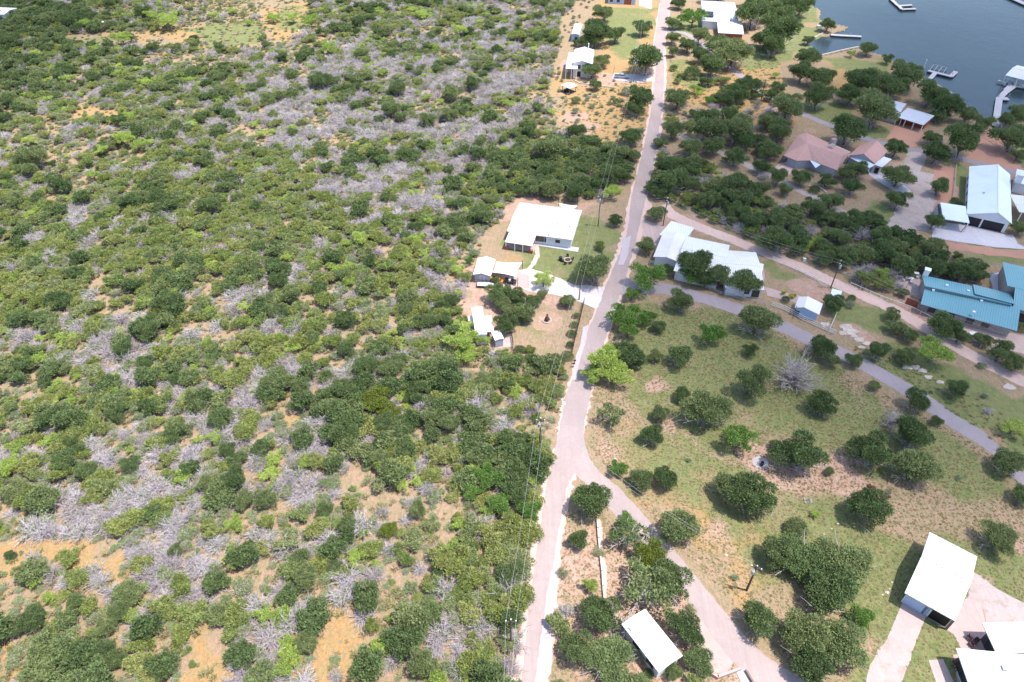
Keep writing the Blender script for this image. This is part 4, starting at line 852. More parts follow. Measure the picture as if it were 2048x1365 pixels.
# ------------------------------------------------------------------ buildings
class House:
    "root Empty with blocks of walls and roofs. corners are roof (eave) corners in px: front-left, front-right, back-right, back-left; one may be None"
    def __init__(s, name, label, cat, corners, he, group=None):
        s.fr = s.frame(corners, he); c, u, v, a, b = s.fr
        s.root = empty(name, (c.x, c.y, 0), math.atan2(u.y, u.x)); tag(s.root, label, cat, group)
    def frame(s, cs, he):
        p = [None if q is None else P(q[0], q[1], he) for q in cs]
        if None in p:
            i = p.index(None); p[i] = p[(i + 1) % 4] + p[(i - 1) % 4] - p[(i + 2) % 4]
        c = (p[0] + p[1] + p[2] + p[3]) / 4; c.z = 0
        u = ((p[1] - p[0]) + (p[2] - p[3])) / 2; w = ((p[3] - p[0]) + (p[2] - p[1])) / 2
        lu, lw = u.length, w.length
        # rectangle that keeps both directions as well as it can
        if lu >= lw: u = u.normalized(); v = Vector((-u.y, u.x, 0))
        else: v = w.normalized(); u = Vector((v.y, -v.x, 0))
        if v.dot(w) < 0: v = -v
        return c, u, v, lu / 2, abs(w.dot(v)) / 2 if lu >= lw else lw / 2
    def block(s, corners, he, hr=None, axis='u', wall=None, roof=None, mono=None, o=.45, posts=None, th=.16, frac=0.0, fr=None, fascia=None, z0=0.0):
        c, u, v, a, b = fr or (s.frame(corners, he) if corners else s.fr); s.cur = (c, u, v, a, b, he, o)
        Q = lambda x, y, z: c + u * x + v * y + Vector((0, 0, z))
        rf = MB(); up = (0, 0, th)
        def top(x, y):
            if mono: return mono[0] + (mono[1] - mono[0]) * (y + b) / (2 * b)
            if hr is None: return he
            if axis == 'u': t = (y - frac * b) / (b - frac * b) if y > frac * b else (frac * b - y) / (b + frac * b)
            else: t = (x - frac * a) / (a - frac * a) if x > frac * a else (frac * a - x) / (a + frac * a)
            return hr + (he - hr) * t
        if hr is None: rf.prism([Q(x, y, top(x, y)) for x, y in ((-a, -b), (a, -b), (a, b), (-a, b))], up)
        elif axis == 'u':
            r = frac * b
            rf.prism([Q(-a, -b, he), Q(a, -b, he), Q(a, r, hr), Q(-a, r, hr)], up); rf.prism([Q(-a, r, hr), Q(a, r, hr), Q(a, b, he), Q(-a, b, he)], up)
            rf.box(Q(0, r, hr + th - .03), 2 * a, .35, .07, math.atan2(u.y, u.x))
        else:
            r = frac * a
            rf.prism([Q(-a, -b, he), Q(r, -b, hr), Q(r, b, hr), Q(-a, b, he)], up); rf.prism([Q(r, -b, hr), Q(a, -b, he), Q(a, b, he), Q(r, b, hr)], up)
            rf.box(Q(r, 0, hr + th - .03), .35, 2 * b, .07, math.atan2(u.y, u.x))
        if roof: rf.build('roof', M[roof], s.root)
        if wall:
            w = MB(); A = a - o; B = b - o
            pts = [(-A, -B), (A, -B), (A, B), (-A, B)]
            if hr is not None: 
                if axis == 'u': pts = [(-A, -B), (A, -B), (A, frac * b), (A, B), (-A, B), (-A, frac * b)]
                else: pts = [(-A, -B), (frac * a, -B), (A, -B), (A, B), (frac * a, B), (-A, B)]
            for i in range(len(pts)):
                x1, y1 = pts[i]; x2, y2 = pts[(i + 1) % len(pts)]
                w.poly([Q(x1, y1, z0 - .05), Q(x2, y2, z0 - .05), Q(x2, y2, top(x2, y2) + .02), Q(x1, y1, top(x1, y1) + .02)])
            w.build('wall', M[wall], s.root)
        for (x, y) in posts or ():
            p = MB(); p.box(Q(x * (a - .2), y * (b - .2), 0), .22, .22, top(x * (a - .2), y * (b - .2)) + .02, math.atan2(u.y, u.x)); p.build('post', M['whitem' if roof != 'teal' else 'wood'], s.root)
        return s
    def opening(s, side, t, w, z, h, kind='window', mat='glass'):
        "on the current block: side F B L R, t -1..1 along it, width, sill, height"
        c, u, v, a, b, he, o = s.cur; A = a - o; B = b - o
        n, al, off, ex = {'F': (-v, u, B, A), 'B': (v, -u, B, A), 'L': (-u, -v, A, B), 'R': (u, v, A, B)}[side]
        q = c + n * off + al * t * ex + Vector((0, 0, z))
        f = MB(); rz = math.atan2(al.y, al.x); f.box(q, w + .24, .08, h + .24, rz); f.v = [(x, y, zz - .12) for x, y, zz in f.v]
        fo = f.build(kind, M['frame' if kind == 'window' else 'whitem'], s.root)
        g = MB(); g.box(q, w, .13, h, rz); g.build('pane' if kind == 'window' else 'panel', M[mat], fo)
    def at(s, x, y, z): 
        c, u, v, a, b, he, o = s.cur; return c + u * x * a + v * y * b + Vector((0, 0, z))
    def stack(s, px, py, z, w=.5, h=.7, mat='wall', name='chimney'):
        m_ = MB(); q = P(px, py, z); m_.box(q - Vector((0, 0, .3)), w, w, h + .3, s.root.rotation_euler[2]); m_.box(q + Vector((0, 0, h)), w * 1.25, w * 1.25, .08, s.root.rotation_euler[2]); m_.build(name, M[mat], s.root)

# white farmhouse
h = House('farmhouse', 'white farmhouse with a wide pale metal roof and front porch beside the lawn', 'house', [(1018,463),(1147,483),(1162,421),(1036,407)], 2.75)
h.block(None, 2.75, 3.35, 'u', 'wall', 'creamroof', frac=.12)
h.opening('F', .0, 2.0, .9, 1.3); h.opening('F', .18, .2, .9, 1.3); h.opening('F', .58, 1.0, 1.2, .7); h.opening('R', .2, 1.2, .9, 1.2)
h.block([(1012,484.5),(1066,492),(1070.5,472),(1017.5,463.5)], 2.5, roof='creamroof', mono=(2.3, 2.72), posts=[(-1,-1),(-.3,-1),(.33,-1),(1,-1)])
for t in (-.9, .9):
    m_ = MB(); m_.box(h.at(t, -.88, 0), 1.0, .6, 1.0, h.root.rotation_euler[2]); m_.build('planter', M['brick'], h.root)
m_ = MB(); m_.box(h.at(0, 0, .02), 7.6, 3.0, .12, h.root.rotation_euler[2]); m_.build('porch_floor', M['concrete'], h.root)
for x, y in ((1060,435),(1050,440),(1116,449),(1139,455),(1098,470)): h.stack(x, y, 3.25, .25, .35, 'steel', 'roof_vent')
def prop(name, label, cat, x, y, fn, rz=0, z=0, group=None):
    e = empty(name, P(x, y, z), rz); fn(e, P(x, y, z)); tag(e, label, cat, group); return e
def sail(name, label, pts, post=()):
    "stretched cloth with hollow edges; pts px,py,h"
    W = [P(*p) for p in pts]; c = sum(W, Vector()) / len(W); e = empty(name, (c.x, c.y, 0)); mb = MB(); n = 8; k = len(W)
    ring = []
    for i in range(k):
        a, b_ = W[i], W[(i + 1) % k]
        for j in range(n):
            t = j / n; q = a.lerp(b_, t); q = q.lerp(c, .12 * math.sin(math.pi * t)); ring.append(q)
    m1 = [q.lerp(c, .5) - Vector((0, 0, .12)) for q in ring]; K = len(ring)
    mb.v = [tuple(q) for q in ring] + [tuple(q) for q in m1] + [tuple(c - Vector((0, 0, .18)))]
    for i in range(K):
        j = (i + 1) % K; mb.f.append((i, j, K + j, K + i)); mb.f.append((K + i, K + j, 2 * K))
    o = mb.build('canopy', M['cloth'], e, smooth=True); sd = o.modifiers.new('s', 'SOLIDIFY'); sd.thickness = .03
    for (x, y, hh) in post:
        p = MB(); b_ = P(x, y, 0); p.tube([b_, b_ + Vector((0, 0, hh))], .07, 8); p.build('post', M['dark'], e)
    tag(e, label, 'shade sail', 'shade sails'); return e
sail('shade_sail', 'small cream shade sail behind the white farmhouse roof', [(1116,406.5,3.6),(1156,412.5,3.6),(1146,421,3.0),(1124,419,3.0)], [(1117,412,3.4),(1154,419,3.4)])
h = House('shed', 'white roofed grey shed beside the large shade sail', 'shed', [(946,549.5),(981,553.5),(991,520),(956,516)], 2.4)
h.block(None, 2.3, 2.95, 'v', 'greywall', 'whiteroof2', o=.35); h.opening('F', .0, .9, 0, 1.9, 'door', 'greywall')
sail('shade_sail', 'large cream shade sail stretched over tractor and buggy beside the shed', [(983,545,2.5),(1033,554.5,2.5),(1044.5,525,2.7),(991.5,523,2.5)], [(1044.6,539.5,2.7),(1035.5,573,2.6)])
# cabin (long trailer) on the lot
h = House('trailer_home', 'long narrow white trailer home with awning roof inside the cleared lot', 'house', [(951.5,674),(974,668),(964,615),(943,616.5)], 2.9)
h.block(None, 2.9, 3.05, 'v', 'wall', 'whiteroof2', o=.12); h.opening('L', .3, 1.2, 1.0, .9); h.opening('L', -.4, .8, 1.0, .9); h.opening('F', 0, .8, 1.1, .7)
h.block([(972,665),(988.5,663),(982,631.5),(968,633)], 2.5, roof='whiteroof2', mono=(2.4, 2.4), posts=[(1,-1),(1,0),(1,1)])
h.block([(939,650),(947,659),(943.5,633),(937,633.5)], 1.2, wall='wall', roof='whiteroof2', o=.05)
for x, y in ((955,640),(958,632),(960,652)): h.stack(x, y, 3.0, .5, .25, 'whitem', 'roof_vent')
h = House('storage_shed', 'little white flat roofed shed at the corner of the pink concrete pad', 'shed', [(991,684.5),(1007,676.5),(998,661),(984.5,668)], 2.2)
h.block(None, 2.2, 2.35, 'v', 'greywall', 'whiteroof', o=.12)
# long white house by the junction
h = House('long_house', 'long white house with joined low roofs behind dark oaks at the road junction', 'house', [(1451,568),None,(1511,513),(1439,494)], 2.7)
h.block([(1451,568),None,(1511,513),(1439,494)], 2.6, 3.5, 'u', 'wall', 'whiteroof', frac=.1); h.opening('F', .7, 1.5, .3, 1.8); h.opening('F', .2, 1.0, 1.0, 1.0)
h.block([(1340,540),(1446,566),(1450,496),(1383,470)], 2.75, 3.75, 'u', 'wall', 'whiteroof', frac=.1)
h.block([(1313,514),(1352,527),(1384,470),(1319,470)], 2.7, 3.4, 'v', 'wall', 'whiteroof2')
h.block([(1319,471),(1366,486),(1389,456),(1343,441)], 2.65, roof='whiteroof', mono=(2.7, 2.4), wall='wall')
h.block([(1500,571),(1519,576),(1527,532),(1507,527)], 2.2, roof='whiteroof', mono=(2.1, 2.5), posts=[(-1,-1),(1,-1),(1,1)])
def small_table(e, p, s=1.0, mat='whitem'):
    m_ = MB(); m_.tube([p + Vector((0, 0, .7 * s)), p + Vector((0, 0, .76 * s))], .6 * s, 12); m_.build('tabletop', M[mat], e)
    m_ = MB(); m_.tube([p, p + Vector((0, 0, .7 * s))], [.25 * s, .06 * s], 8); m_.build('leg', M[mat], e)
def rect_table(e, p, mat='whitem'):
    m_ = MB(); m_.box(p + Vector((0, 0, .72)), 1.9, .9, .06, e.rotation_euler[2]); m_.build('tabletop', M[mat], e)
    for sx in (-.8, .8):
        for sy in (-.35, .35):
            m_ = MB(); q = Matrix.Rotation(e.rotation_euler[2], 3, 'Z') @ Vector((sx, sy, 0)); m_.box(p + q, .08, .08, .72, e.rotation_euler[2]); m_.build('leg', M[mat], e)
def chair(e, p, mat='whitem'):
    rz = e.rotation_euler[2]; Rm = Matrix.Rotation(rz, 3, 'Z')
    m_ = MB(); m_.box(p + Vector((0, 0, .40)), .6, .6, .07, rz); m_.build('seat', M[mat], e)
    m_ = MB(); m_.box(p + Rm @ Vector((0, .27, .42)), .6, .07, .55, rz, R(-14)); m_.build('backrest', M[mat], e)
    for sx in (-1, 1):
        m_ = MB(); m_.box(p + Rm @ Vector((sx * .3, 0, .58)), .07, .6, .05, rz); m_.build('armrest', M[mat], e)
        for sy in (-1, 1):
            m_ = MB(); m_.box(p + Rm @ Vector((sx * .27, sy * .26, 0)), .06, .06, .42, rz); m_.build('leg', M[mat], e)
# two storey white house on stilts
h = House('stilt_house', 'tall two storey white house with stilts under its balcony behind oaks', 'house', [(1145,129.5),(1184,127),(1188,99),(1150,101)], 5.2)
h.block(None, 5.2, 6.2, 'v', 'wall', 'whiteroof2', o=.4); h.opening('F', -.35, 1.0, 3.3, 1.2); h.opening('F', -.35, 1.6, .1, 2.1, 'door', 'black'); h.opening('F', .5, 1.2, 3.3, 1.2)
h.block([(1132,140),(1154,135),(1158,108),(1140,111)], 4.2, roof='whiteroof2', mono=(4.0, 4.8), posts=[(-1,-1),(1,-1),(0,-1),(-1,0),(-1,1)])
m_ = MB(); m_.box(h.at(0, 0, 2.6), 4.2, 6.0, .2, h.root.rotation_euler[2]); m_.build('deck', M['deck'], h.root)
for k in range(7): 
    m_ = MB() if k == 0 else m_; m_.box(h.at(-1 + k / 3, -.95, 2.8), .06, .06, .9, h.root.rotation_euler[2])
m_.build('railing', M['whitem'], h.root); h.stack(1177, 96, 6.2, .35, 1.6, 'whitem', 'flue')
h = House('mobile_home', 'narrow pale blue mobile home half hidden by oaks at the top', 'house', [(1142.5,70),(1158,70),(1165,49.5),(1149.5,49)], 3.0)
h.block(None, 3.0, 3.3, 'v', 'bluewall', 'whiteroof2', o=.15); h.opening('F', .3, 1.0, .9, 1.0); h.opening('L', 0, 1.2, .9, 1.0)
def gazebo(e, p):
    rz = e.rotation_euler[2]; Rm = Matrix.Rotation(rz, 3, 'Z')
    for sx in (-1, 1):
        for sy in (-1, 1):
            m_ = MB(); m_.box(p + Rm @ Vector((sx * 1.7, sy * 1.7, 0)), .16, .16, 2.4, rz); m_.build('post', M['wood'], e)
    m_ = MB(); t = p + Vector((0, 0, 3.6)); cs = [p + Rm @ Vector((x * 2.2, y * 2.2, 2.4)) for x, y in ((-1,-1),(1,-1),(1,1),(-1,1))]
    for i in range(4): m_.prism([cs[i], cs[(i + 1) % 4], t], (0, 0, .08))
    m_.build('roof', M['whiteroof'], e)
    m_ = MB(); m_.box(p, 3.8, 3.8, .12, rz); m_.build('floor', M['dark'], e)
    m_ = MB(); m_.box(p + Rm @ Vector((0, 1.0, .12)), 2.4, .7, .8, rz); m_.build('bench', M['dark'], e)
prop('gazebo', 'small open gazebo with a white pyramid roof below the two storey house', 'gazebo', 1138, 184, gazebo, R(42))
h = House('bungalow', 'blue grey house with dark porch cut by the top edge of the photo', 'house', [(1216,-6),(1272,-2),(1276,-28),(1222,-34)], 3.0)
h.block(None, 3.0, 4.2, 'u', 'bluewall', 'greyroof', o=.3); h.opening('F', -.75, 1.2, .9, 1.3); h.opening('F', -.25, 1.2, .9, 1.3)
h.opening('F', .45, 3.5, 0, 2.4, 'door', 'brick'); h.stack(1245, -12, 3.6, .5, .7, 'brick')
# grey roofed house top right
h = House('lake_house', 'wide grey white roofed house among oaks near the top of the road', 'house', [(1412,46),(1470,44),(1475,6),(1396,2)], 3.2)
h.block(None, 3.2, 3.7, 'u', 'wall', 'greyroof', o=.4, frac=.2); h.block([(1436,67),(1488,69.5),(1482,42),(1434,42)], 2.8, 3.3, 'u', 'brick', 'whiteroof', o=.5, frac=.55)
h.opening('F', -.2, 1.4, .7, 1.3); h.block([(1410,33),(1427,34),(1427,24),(1409,23.5)], 3.95, roof='dark'); h.stack(1461, 42, 3.6, .4, .9, 'dark', 'flue')
# pink hip roofed house
def faces_house(name, label, cat, V, Fs, roofmat, wallmat, loop, o=.4, th=.14, refs=(0, 1)):
    W = {k: P(*v) for k, v in V.items()}; c = sum(W.values(), Vector()) / len(W)
    a, b_ = W[refs[0]], W[refs[1]]; rt = empty(name, (c.x, c.y, 0), math.atan2(b_.y - a.y, b_.x - a.x)); tag(rt, label, cat)
    r_ = MB()
    for f in Fs: r_.prism([W[k] for k in f], (0, 0, -th))
    r_.build('roof', M[roofmat], rt); w = MB(); pts = []
    for k in loop:
        q = W[k]; d = Vector((c.x - q.x, c.y - q.y, 0)); L = d.length; pts.append(q + d.normalized() * min(o * 1.4, L * .2) + Vector((0, 0, -th + .02)))
    for i in range(len(pts)):
        a, b_ = pts[i], pts[(i + 1) % len(pts)]; w.poly([(a.x, a.y, -.05), (b_.x, b_.y, -.05), b_, a])
    w.build('wall', M[wallmat], rt); return rt, W
rt, W = faces_house('hip_roof_house', 'pink shingle roofed house with hips and a chimney half hidden by oaks', 'house',
 {'A': (1567,311,2.8), 'B': (1596,271,2.8), 'C': (1613,266,2.8), 'D': (1701,305,2.8), 'E': (1674,341,2.8), 'G': (1624,321,2.8), 'Hh': (1593,322,2.8), 'R1': (1614,286,5.3), 'R2': (1684,312,4.9), 'K': (1640,328,2.8)},
 [('A','Hh','R1'), ('Hh','G','R1'), ('G','K','R1'), ('K','E','R2','R1'), ('E','D','R2'), ('D','C','R1','R2'), ('C','B','R1'), ('B','A','R1')], 'pinkroof', 'greywall', ['A','Hh','G','K','E','D','C','B'], refs=('A','E'))
m_ = MB(); m_.box(P(1664,291,2.6), 1.6, 1.2, 2.2, .4); m_.box(P(1664,291,4.8), 1.9, 1.5, .15, .4); m_.build('chimney', M['stone'], rt)
m_ = MB(); m_.prism([P(1668,297,2.5), P(1691,311,2.5), P(1701,305,2.5), P(1672,292,2.5)], (0,0,.1)); m_.build('porch_roof', M['bluewhite'], rt)
m_ = MB(); m_.prism([P(1620,322,2.6), P(1631,337,2.5), P(1642,330,2.5), P(1634,322,2.6)], (0,0,.12)); m_.build('porch_roof', M['bluewhite'], rt)
m_ = MB(); a = P(1562,332,0); m_.box(P(1568,325,1.0), 1.6, .2, 1.3, .4); m_.build('window', M['frame'], rt)
h = House('garage', 'pink roofed garage with grey gable and white lean-to among oaks', 'garage', [(1700,311),(1747,330),(1774,304),(1727,285)], 2.7)
h.block(None, 2.7, 4.5, 'v', 'greywall', 'pinkroof', o=.3)
h.block([(1696,312),(1741,338),(1747,331),(1701,309)], 2.4, roof='bluewhite', mono=(2.2, 2.7), posts=[(-1,-1),(1,-1)])
h.block([(1750,330),(1761,336),(1783,321),(1767,313)], 2.5, roof='whiteroof', posts=[(-1,-1),(1,-1),(1,1)]); h.opening('F', 0, 1.2, 0, 1.9, 'door', 'black')
# lakeside carport
h = House('lakeside_house', 'low lakeside house with open carport and pale sheet roof beneath an oak', 'house', [(1799,235.5),(1851,252),(1864,233),(1809,217)], 2.7)
h.block(None, 2.7, roof='greyroof', mono=(2.5, 3.0), posts=[(1,-1),(.33,-1),(-.33,-1),(-1,-1)])
h.block([(1803,231),(1856,247),(1863,234),(1811,219)], 2.5, wall='brick', o=.3); 
h.block([(1735,218),(1798,233),(1812,208),(1755,196)], 2.9, 3.6, 'u', 'greywall', 'greyroof')
m_ = MB(); m_.box(h.at(1.25, -1, 0), .2, .2, 2.6); m_.build('post', M['whitem'], h.root)
# big pale house right
h = House('big_house', 'very large pale blue white metal roofed house with two black garage doors', 'house', [(1934,428),(2024,447),None,(1939,333)], 3.4)
h.block(None, 3.2, 5.4, 'v', 'wall', 'bluewhite', frac=.25, o=.5)
h.opening('F', -.62, 3.3, .05, 2.5, 'door', 'black'); h.opening('F', .32, 5.0, .05, 2.5, 'door', 'black')
for t in (-.8, -.45, -.1, .3, .7): h.opening('L', t, 1.3, .9, 1.4)
h.stack(2036, 362, 4.0, 1.6, 2.0, 'wall'); h.stack(1967, 387, 4.4, .4, .25, 'steel', 'roof_vent')
h.block([(1890,440.5),(1935,446),(1934,417.5),(1876,405)], 2.9, roof='bluewhite', mono=(2.9, 3.1), posts=[(-1,-1),(1,-1),(-1,1)])
h.block([(1878,434),(1884,438),(1880,410),(1876,407)], 2.6, wall='greywall', o=.05)
h.block([(2040,424),(2090,433),(2075,398),(2016,388)], 3.4, roof='whiteroof', posts=[(-.8,-1),(.2,-1),(1,-1)])
h.block([(2028,366),(2060,372),(2062,345),(2034,340)], 3.1, roof='bluewhite', wall='wall')
# teal roofed house
h = House('teal_house', 'long stone house under a teal metal roof with a split ridge', 'house', [(1840,607),(2033,661),None,(1850,574)], 3.0)
h.block(None, 2.9, roof='teal', mono=(2.7, 4.0), wall='stone', o=.9); 
for t in (-.8, -.35, .1, .45): h.opening('F', t, 1.3, .9, 1.2)
h.block([(1848,577),(2019,625),(2012,580),(1842,553)], 3.3, roof='teal', mono=(4.5, 2.9), wall='stone', o=.4)
h.block([(1950,600),(2034,622),(2012,586),(1940,568)], 3.3, roof='teal', mono=(4.7, 3.2), wall='stone', o=.4)
h.stack(1851, 550, 3.4, 1.1, 1.6, 'whitem'); 
for x, y in ((1874,577),(1866,582),(1893,573),(1936,584),(1951,597),(1962,603),(1947,626)): h.stack(x, y, 3.9, .45, .3, 'bluewhite', 'roof_vent')
m_ = MB(); m_.bar(P(1812,602,.9), P(1836,610,.9), .12, 1.8); m_.build('gate', M['brick'], h.root)
h = House('teal_barn', 'second broad teal metal roof cut by the right edge of the photo', 'house', [(2033,622),(2120,640),(2140,558),(1996,523.5)], 3.4)
h.block([(2016,588),(2120,612),(2130,553),(1996,523.5)], 3.4, roof='teal', mono=(5.2, 3.3), wall='stone', o=.4); h.block([(2034,620),(2120,640),(2118,610),(2014,586)], 3.4, roof='teal', mono=(3.4, 5.2), wall='stone', o=.5)
h.opening('F', -.5, 2.0, .3, 2.0)
h = House('garden_shed', 'pale blue shed with white gable roof behind the white rail fence', 'shed', [(1589,615.5),(1639,630.5),(1645,608),(1598,594.5)], 2.3)
h.block(None, 2.2, 3.0, 'v', 'bluewall', 'whiteroof2', frac=-.3, o=.3); h.opening('F', -.8, .8, .4, 1.0); h.opening('R', 0, .9, 0, 1.9, 'door', 'wall')
h = House('tool_shed', 'small grey metal roofed shed beside the power pole', 'shed', [(1661,590),(1680,595.5),(1683.5,585),(1664,578.5)], 2.0)
h.block(None, 1.9, roof='bluewhite', mono=(1.8, 2.1), wall='greywall', o=.15); h.opening('F', 0, .8, 0, 1.6, 'door', 'greywall')
# barn
h = House('barn', 'white ribbed metal roofed barn with concrete apron in the lower field', 'barn', [(1810,1184),(1908,1247),(1952.5,1117),(1860,1063)], 3.2)
h.block(None, 3.2, 4.9, 'u', 'wall', 'barnroof', o=.75)
h.opening('F', -.45, 3.6, .05, 2.5, 'door', 'bluewall'); h.opening('F', .08, 1.0, .05, 2.1, 'door', 'whitem'); h.opening('F', .62, 3.0, .05, 2.6, 'door', 'black'); h.opening('L', .3, 1.0, 1.0, 1.0); h.opening('L', -.35, 1.0, 1.0, 1.0)
m_ = MB(); m_.box(h.at(.98, -.93, 0), .3, .3, 3.2, h.root.rotation_euler[2]); m_.build('post', M['wood'], h.root)
h = House('corner_house', 'white roofed house filling the lower right corner with dark shaded porches', 'house', [(1945,1372),(2100,1410),(2062,1303),(1906,1308.5)], 3.2)
h.block(None, 3.2, roof='whiteroof', wall='wall', mono=(3.2, 3.4), o=.9); 
for t in (-.6, .1, .7): h.opening('L', t, 1.6, .4, 1.9)
h.block([(1990,1304),(2120,1318),(2110,1250),(1965,1251)], 3.3, 4.2, 'v', 'wall', 'whiteroof2', o=.9); h.opening('L', .0, 2.6, .2, 2.1); h.stack(2008, 1338, 3.4, .6, .3, 'greywall', 'roof_vent')
# long cabin bottom
h = House('long_cabin', 'long plain white roofed cabin between oaks near the bottom edge', 'house', [(1319.5,1351),(1363.5,1309),(1291,1223),(1235,1242)], 2.8)
h.block([(1319.5,1351),(1363.5,1309),(1291,1222),(1242,1247)], 2.8, 3.1, 'v', 'wall', 'whiteroof2', o=.35); h.opening('L', -.25, 1.3, 1.1, .8); h.opening('L', .55, 1.3, 1.1, .8); h.opening('F', 0, .9, 0, 2.0, 'door', 'greywall'); h.stack(1262, 1258, 2.95, .5, .25, 'steel', 'roof_vent')
h = House('distant_house', 'white roofed house peeking in at the top left corner', 'house', [(-40,29),(13,29.5),(30,18),(-20,14)], 3.2); h.block(None, 3.2, 3.8, 'u', 'wall', 'whiteroof'); h.opening('F', .3, 1.4, .9, 1.2)
# ------------------------------------------------------------------ poles, wires, fences, docks, vehicles, small things
def pole(px, py, h, label, arm=1.6, tr=True, rz=0.0, r=.15, cat='utility pole', guy=None):
    p = P(px, py); e = empty('utility_pole', p, rz); m_ = MB(); m_.tube([p - Vector((0, 0, .1)), p + Vector((0, 0, h))], [r, r * .68], 10); m_.build('shaft', M['pole'], e)
    u = Vector((math.cos(rz), math.sin(rz), 0)); tops = [p + Vector((0, 0, h))]
    if arm:
        m_ = MB(); m_.bar(p + u * -arm / 2 + Vector((0, 0, h - .5)), p + u * arm / 2 + Vector((0, 0, h - .5)), .12, .14); m_.build('crossarm', M['pole'], e)
        for t in (-.45, 0, .45):
            q = p + u * arm * t + Vector((0, 0, h - .42 if t else h)); m_ = MB(); m_.tube([q, q + Vector((0, 0, .25))], [.07, .09], 8); m_.build('insulator', M['whitem'], e)
        tops = [p + u * arm * t + Vector((0, 0, h - .17)) for t in (-.45, .45)]
    if tr:
        q = p + Vector((-math.sin(rz), math.cos(rz), 0)) * -.32 + u * -.25 + Vector((0, 0, h - 1.9)); m_ = MB(); m_.tube([q, q + Vector((0, 0, .08)), q + Vector((0, 0, .85)), q + Vector((0, 0, .95))], [.2, .27, .27, .18], 12)
        tf = m_.build('transformer', M['silver'], e); m_ = MB(); m_.tube([q + Vector((.08, 0, .95)), q + Vector((.08, 0, 1.2))], .05, 6); m_.build('bushing', M['whitem'], tf)
    tag(e, label, cat, 'utility poles'); return tops
def wire(a, b, sag, label, r=.014):
    pts = []; n = 22
    for i in range(n + 1): t = i / n; q = a.lerp(b, t); q = q - Vector((0, 0, 4 * sag * t * (1 - t))); pts.append(q)
    c = (a + b) / 2; m_ = MB(); m_.tube(pts, r, 5); o = m_.build('power_line', M['wire']); tag(o, label, 'power line', 'overhead power lines'); return o
pA = pole(1267, 165, 8.5, 'utility pole beside the parked pickup near the road', rz=R(10))
pB = pole(1196, 453, 9.5, 'utility pole right of the white farmhouse', rz=R(10))
pC = pole(1079, 900, 8.8, 'utility pole at the edge of the wood with guy wires', rz=R(0))
pD = pole(1493, 1181, 7.2, 'utility pole with transformer standing alone in the lower field', rz=R(-25), r=.19)
pE = pole(1326, 452, 8.5, 'utility pole above the long white house', rz=R(70))
pF = pole(1661, 577, 8.0, 'utility pole behind the small grey shed', rz=R(60))
pG = pole(1158, 600, 7.2, 'dark utility pole at the lot corner by the gravel driveway', tr=False, arm=0, rz=0)
pH = pole(1522, 200, 7.5, 'utility pole in the dry grass near the upper lane', tr=False, arm=1.0)
pI = pole(1022, 1290, 7.8, 'utility pole in the trees at the bottom beside the road', tr=False)
def off(px, py, h): return P(px, py, h)
def span(A, B, sag, lb):
    for i, nm in enumerate(('left', 'right')):
        wire(A[min(i, len(A) - 1)], B[min(i, len(B) - 1)], sag, '%s power line %s' % (nm, lb))
span(pA, pB, 1.6, 'from the farmhouse pole to the pickup pole'); span(pB, pC, 2.2, 'past the lot from the farmhouse pole to the wood edge pole')
span(pC, pI, 1.2, 'along the wood edge down to the bottom pole'); span(pC, pD, 1.6, 'over the road to the field pole'); span(pE, pF, 1.6, 'above the pink dirt lane')
span(pF, [P(2110, 700, 8), P(2112, 690, 8)], 1.6, 'past the teal house to the right edge'); span(pB, pE, .8, 'across the road above the long white house'); span(pA, [P(1292, -60, 9), P(1296, -60, 9)], .8, 'beside the road at the top')
span(pI, [P(1004, 1480, 7.5), P(1012, 1480, 7.5)], .4, 'out past the bottom edge')
def post(name, label, cat, x, y, h, r=.06, mat='pole'):
    p = P(x, y); m_ = MB(); m_.tube([p, p + Vector((0, 0, h))], [r, r * .8], 8); m_.tube([p + Vector((0, 0, h)), p + Vector((0, 0, h + .06))], r * 1.5, 8); o = m_.build(name, M[mat]); tag(o, label, cat); return o
post('light_post', 'thin dark post standing between the rail fence and pale blue shed', 'post', 1585, 637, 3.6, .07)
post('wooden_post', 'short wooden post between farmhouse and road', 'post', 1204, 515, 2.6)
post('wooden_post', 'short post behind the parked pickup truck', 'post', 1227, 148, 3.2)
post('patio_post', 'dark post standing on the patio left of the teal roofed house', 'post', 1812, 577, 3.0)
post('steel_post', 'slim dark post beyond the big pale house lawn', 'post', 2026, 328, 4.5, .08, 'dark')
def fence(name, label, pts, h=1.1, mat='whitem', step=2.2, rails=(1.0, .55), rw=.09, pmat=None):
    W = [P(x, y) for x, y in pts]; e = empty(name, W[0]); tag(e, label, 'fence')
    rl = MB()
    for a, b_ in zip(W, W[1:]):
        L = (b_ - a).length; n = max(1, int(L / step))
        for i in range(n + 1):
            if i == 0 and a is not W[0]: continue
            q = a.lerp(b_, i / n); m_ = MB(); m_.box(q, .12, .12, h, math.atan2((b_ - a).y, (b_ - a).x)); m_.build('post', M[pmat or mat], e)
        for k in rails: rl.bar(a + Vector((0, 0, h * k - .04)), b_ + Vector((0, 0, h * k - .04)), .06, rw)
    rl.build('rail', M[mat], e); return e
fence('rail_fence', 'long white rail fence between the lane and the pale blue shed', [(1543,612),(1570,622),(1605,641),(1640,657),(1667,669)], 1.3, rails=(1.0, .6, .25), rw=.11)
fence('gate', 'white metal gate at the end of the long rail fence', [(1658,662),(1671,633)], 1.2, rails=(1, .6, .2))
fence('rail_fence', 'white rail fence on the upper side of the pool lawn', [(1545,520),(1590,541),(1628,560),(1652,576)], 1.0)
fence('yard_fence', 'low rail fence in front of the oaks at the junction', [(1300,527),(1340,541),(1372,553)], .9)
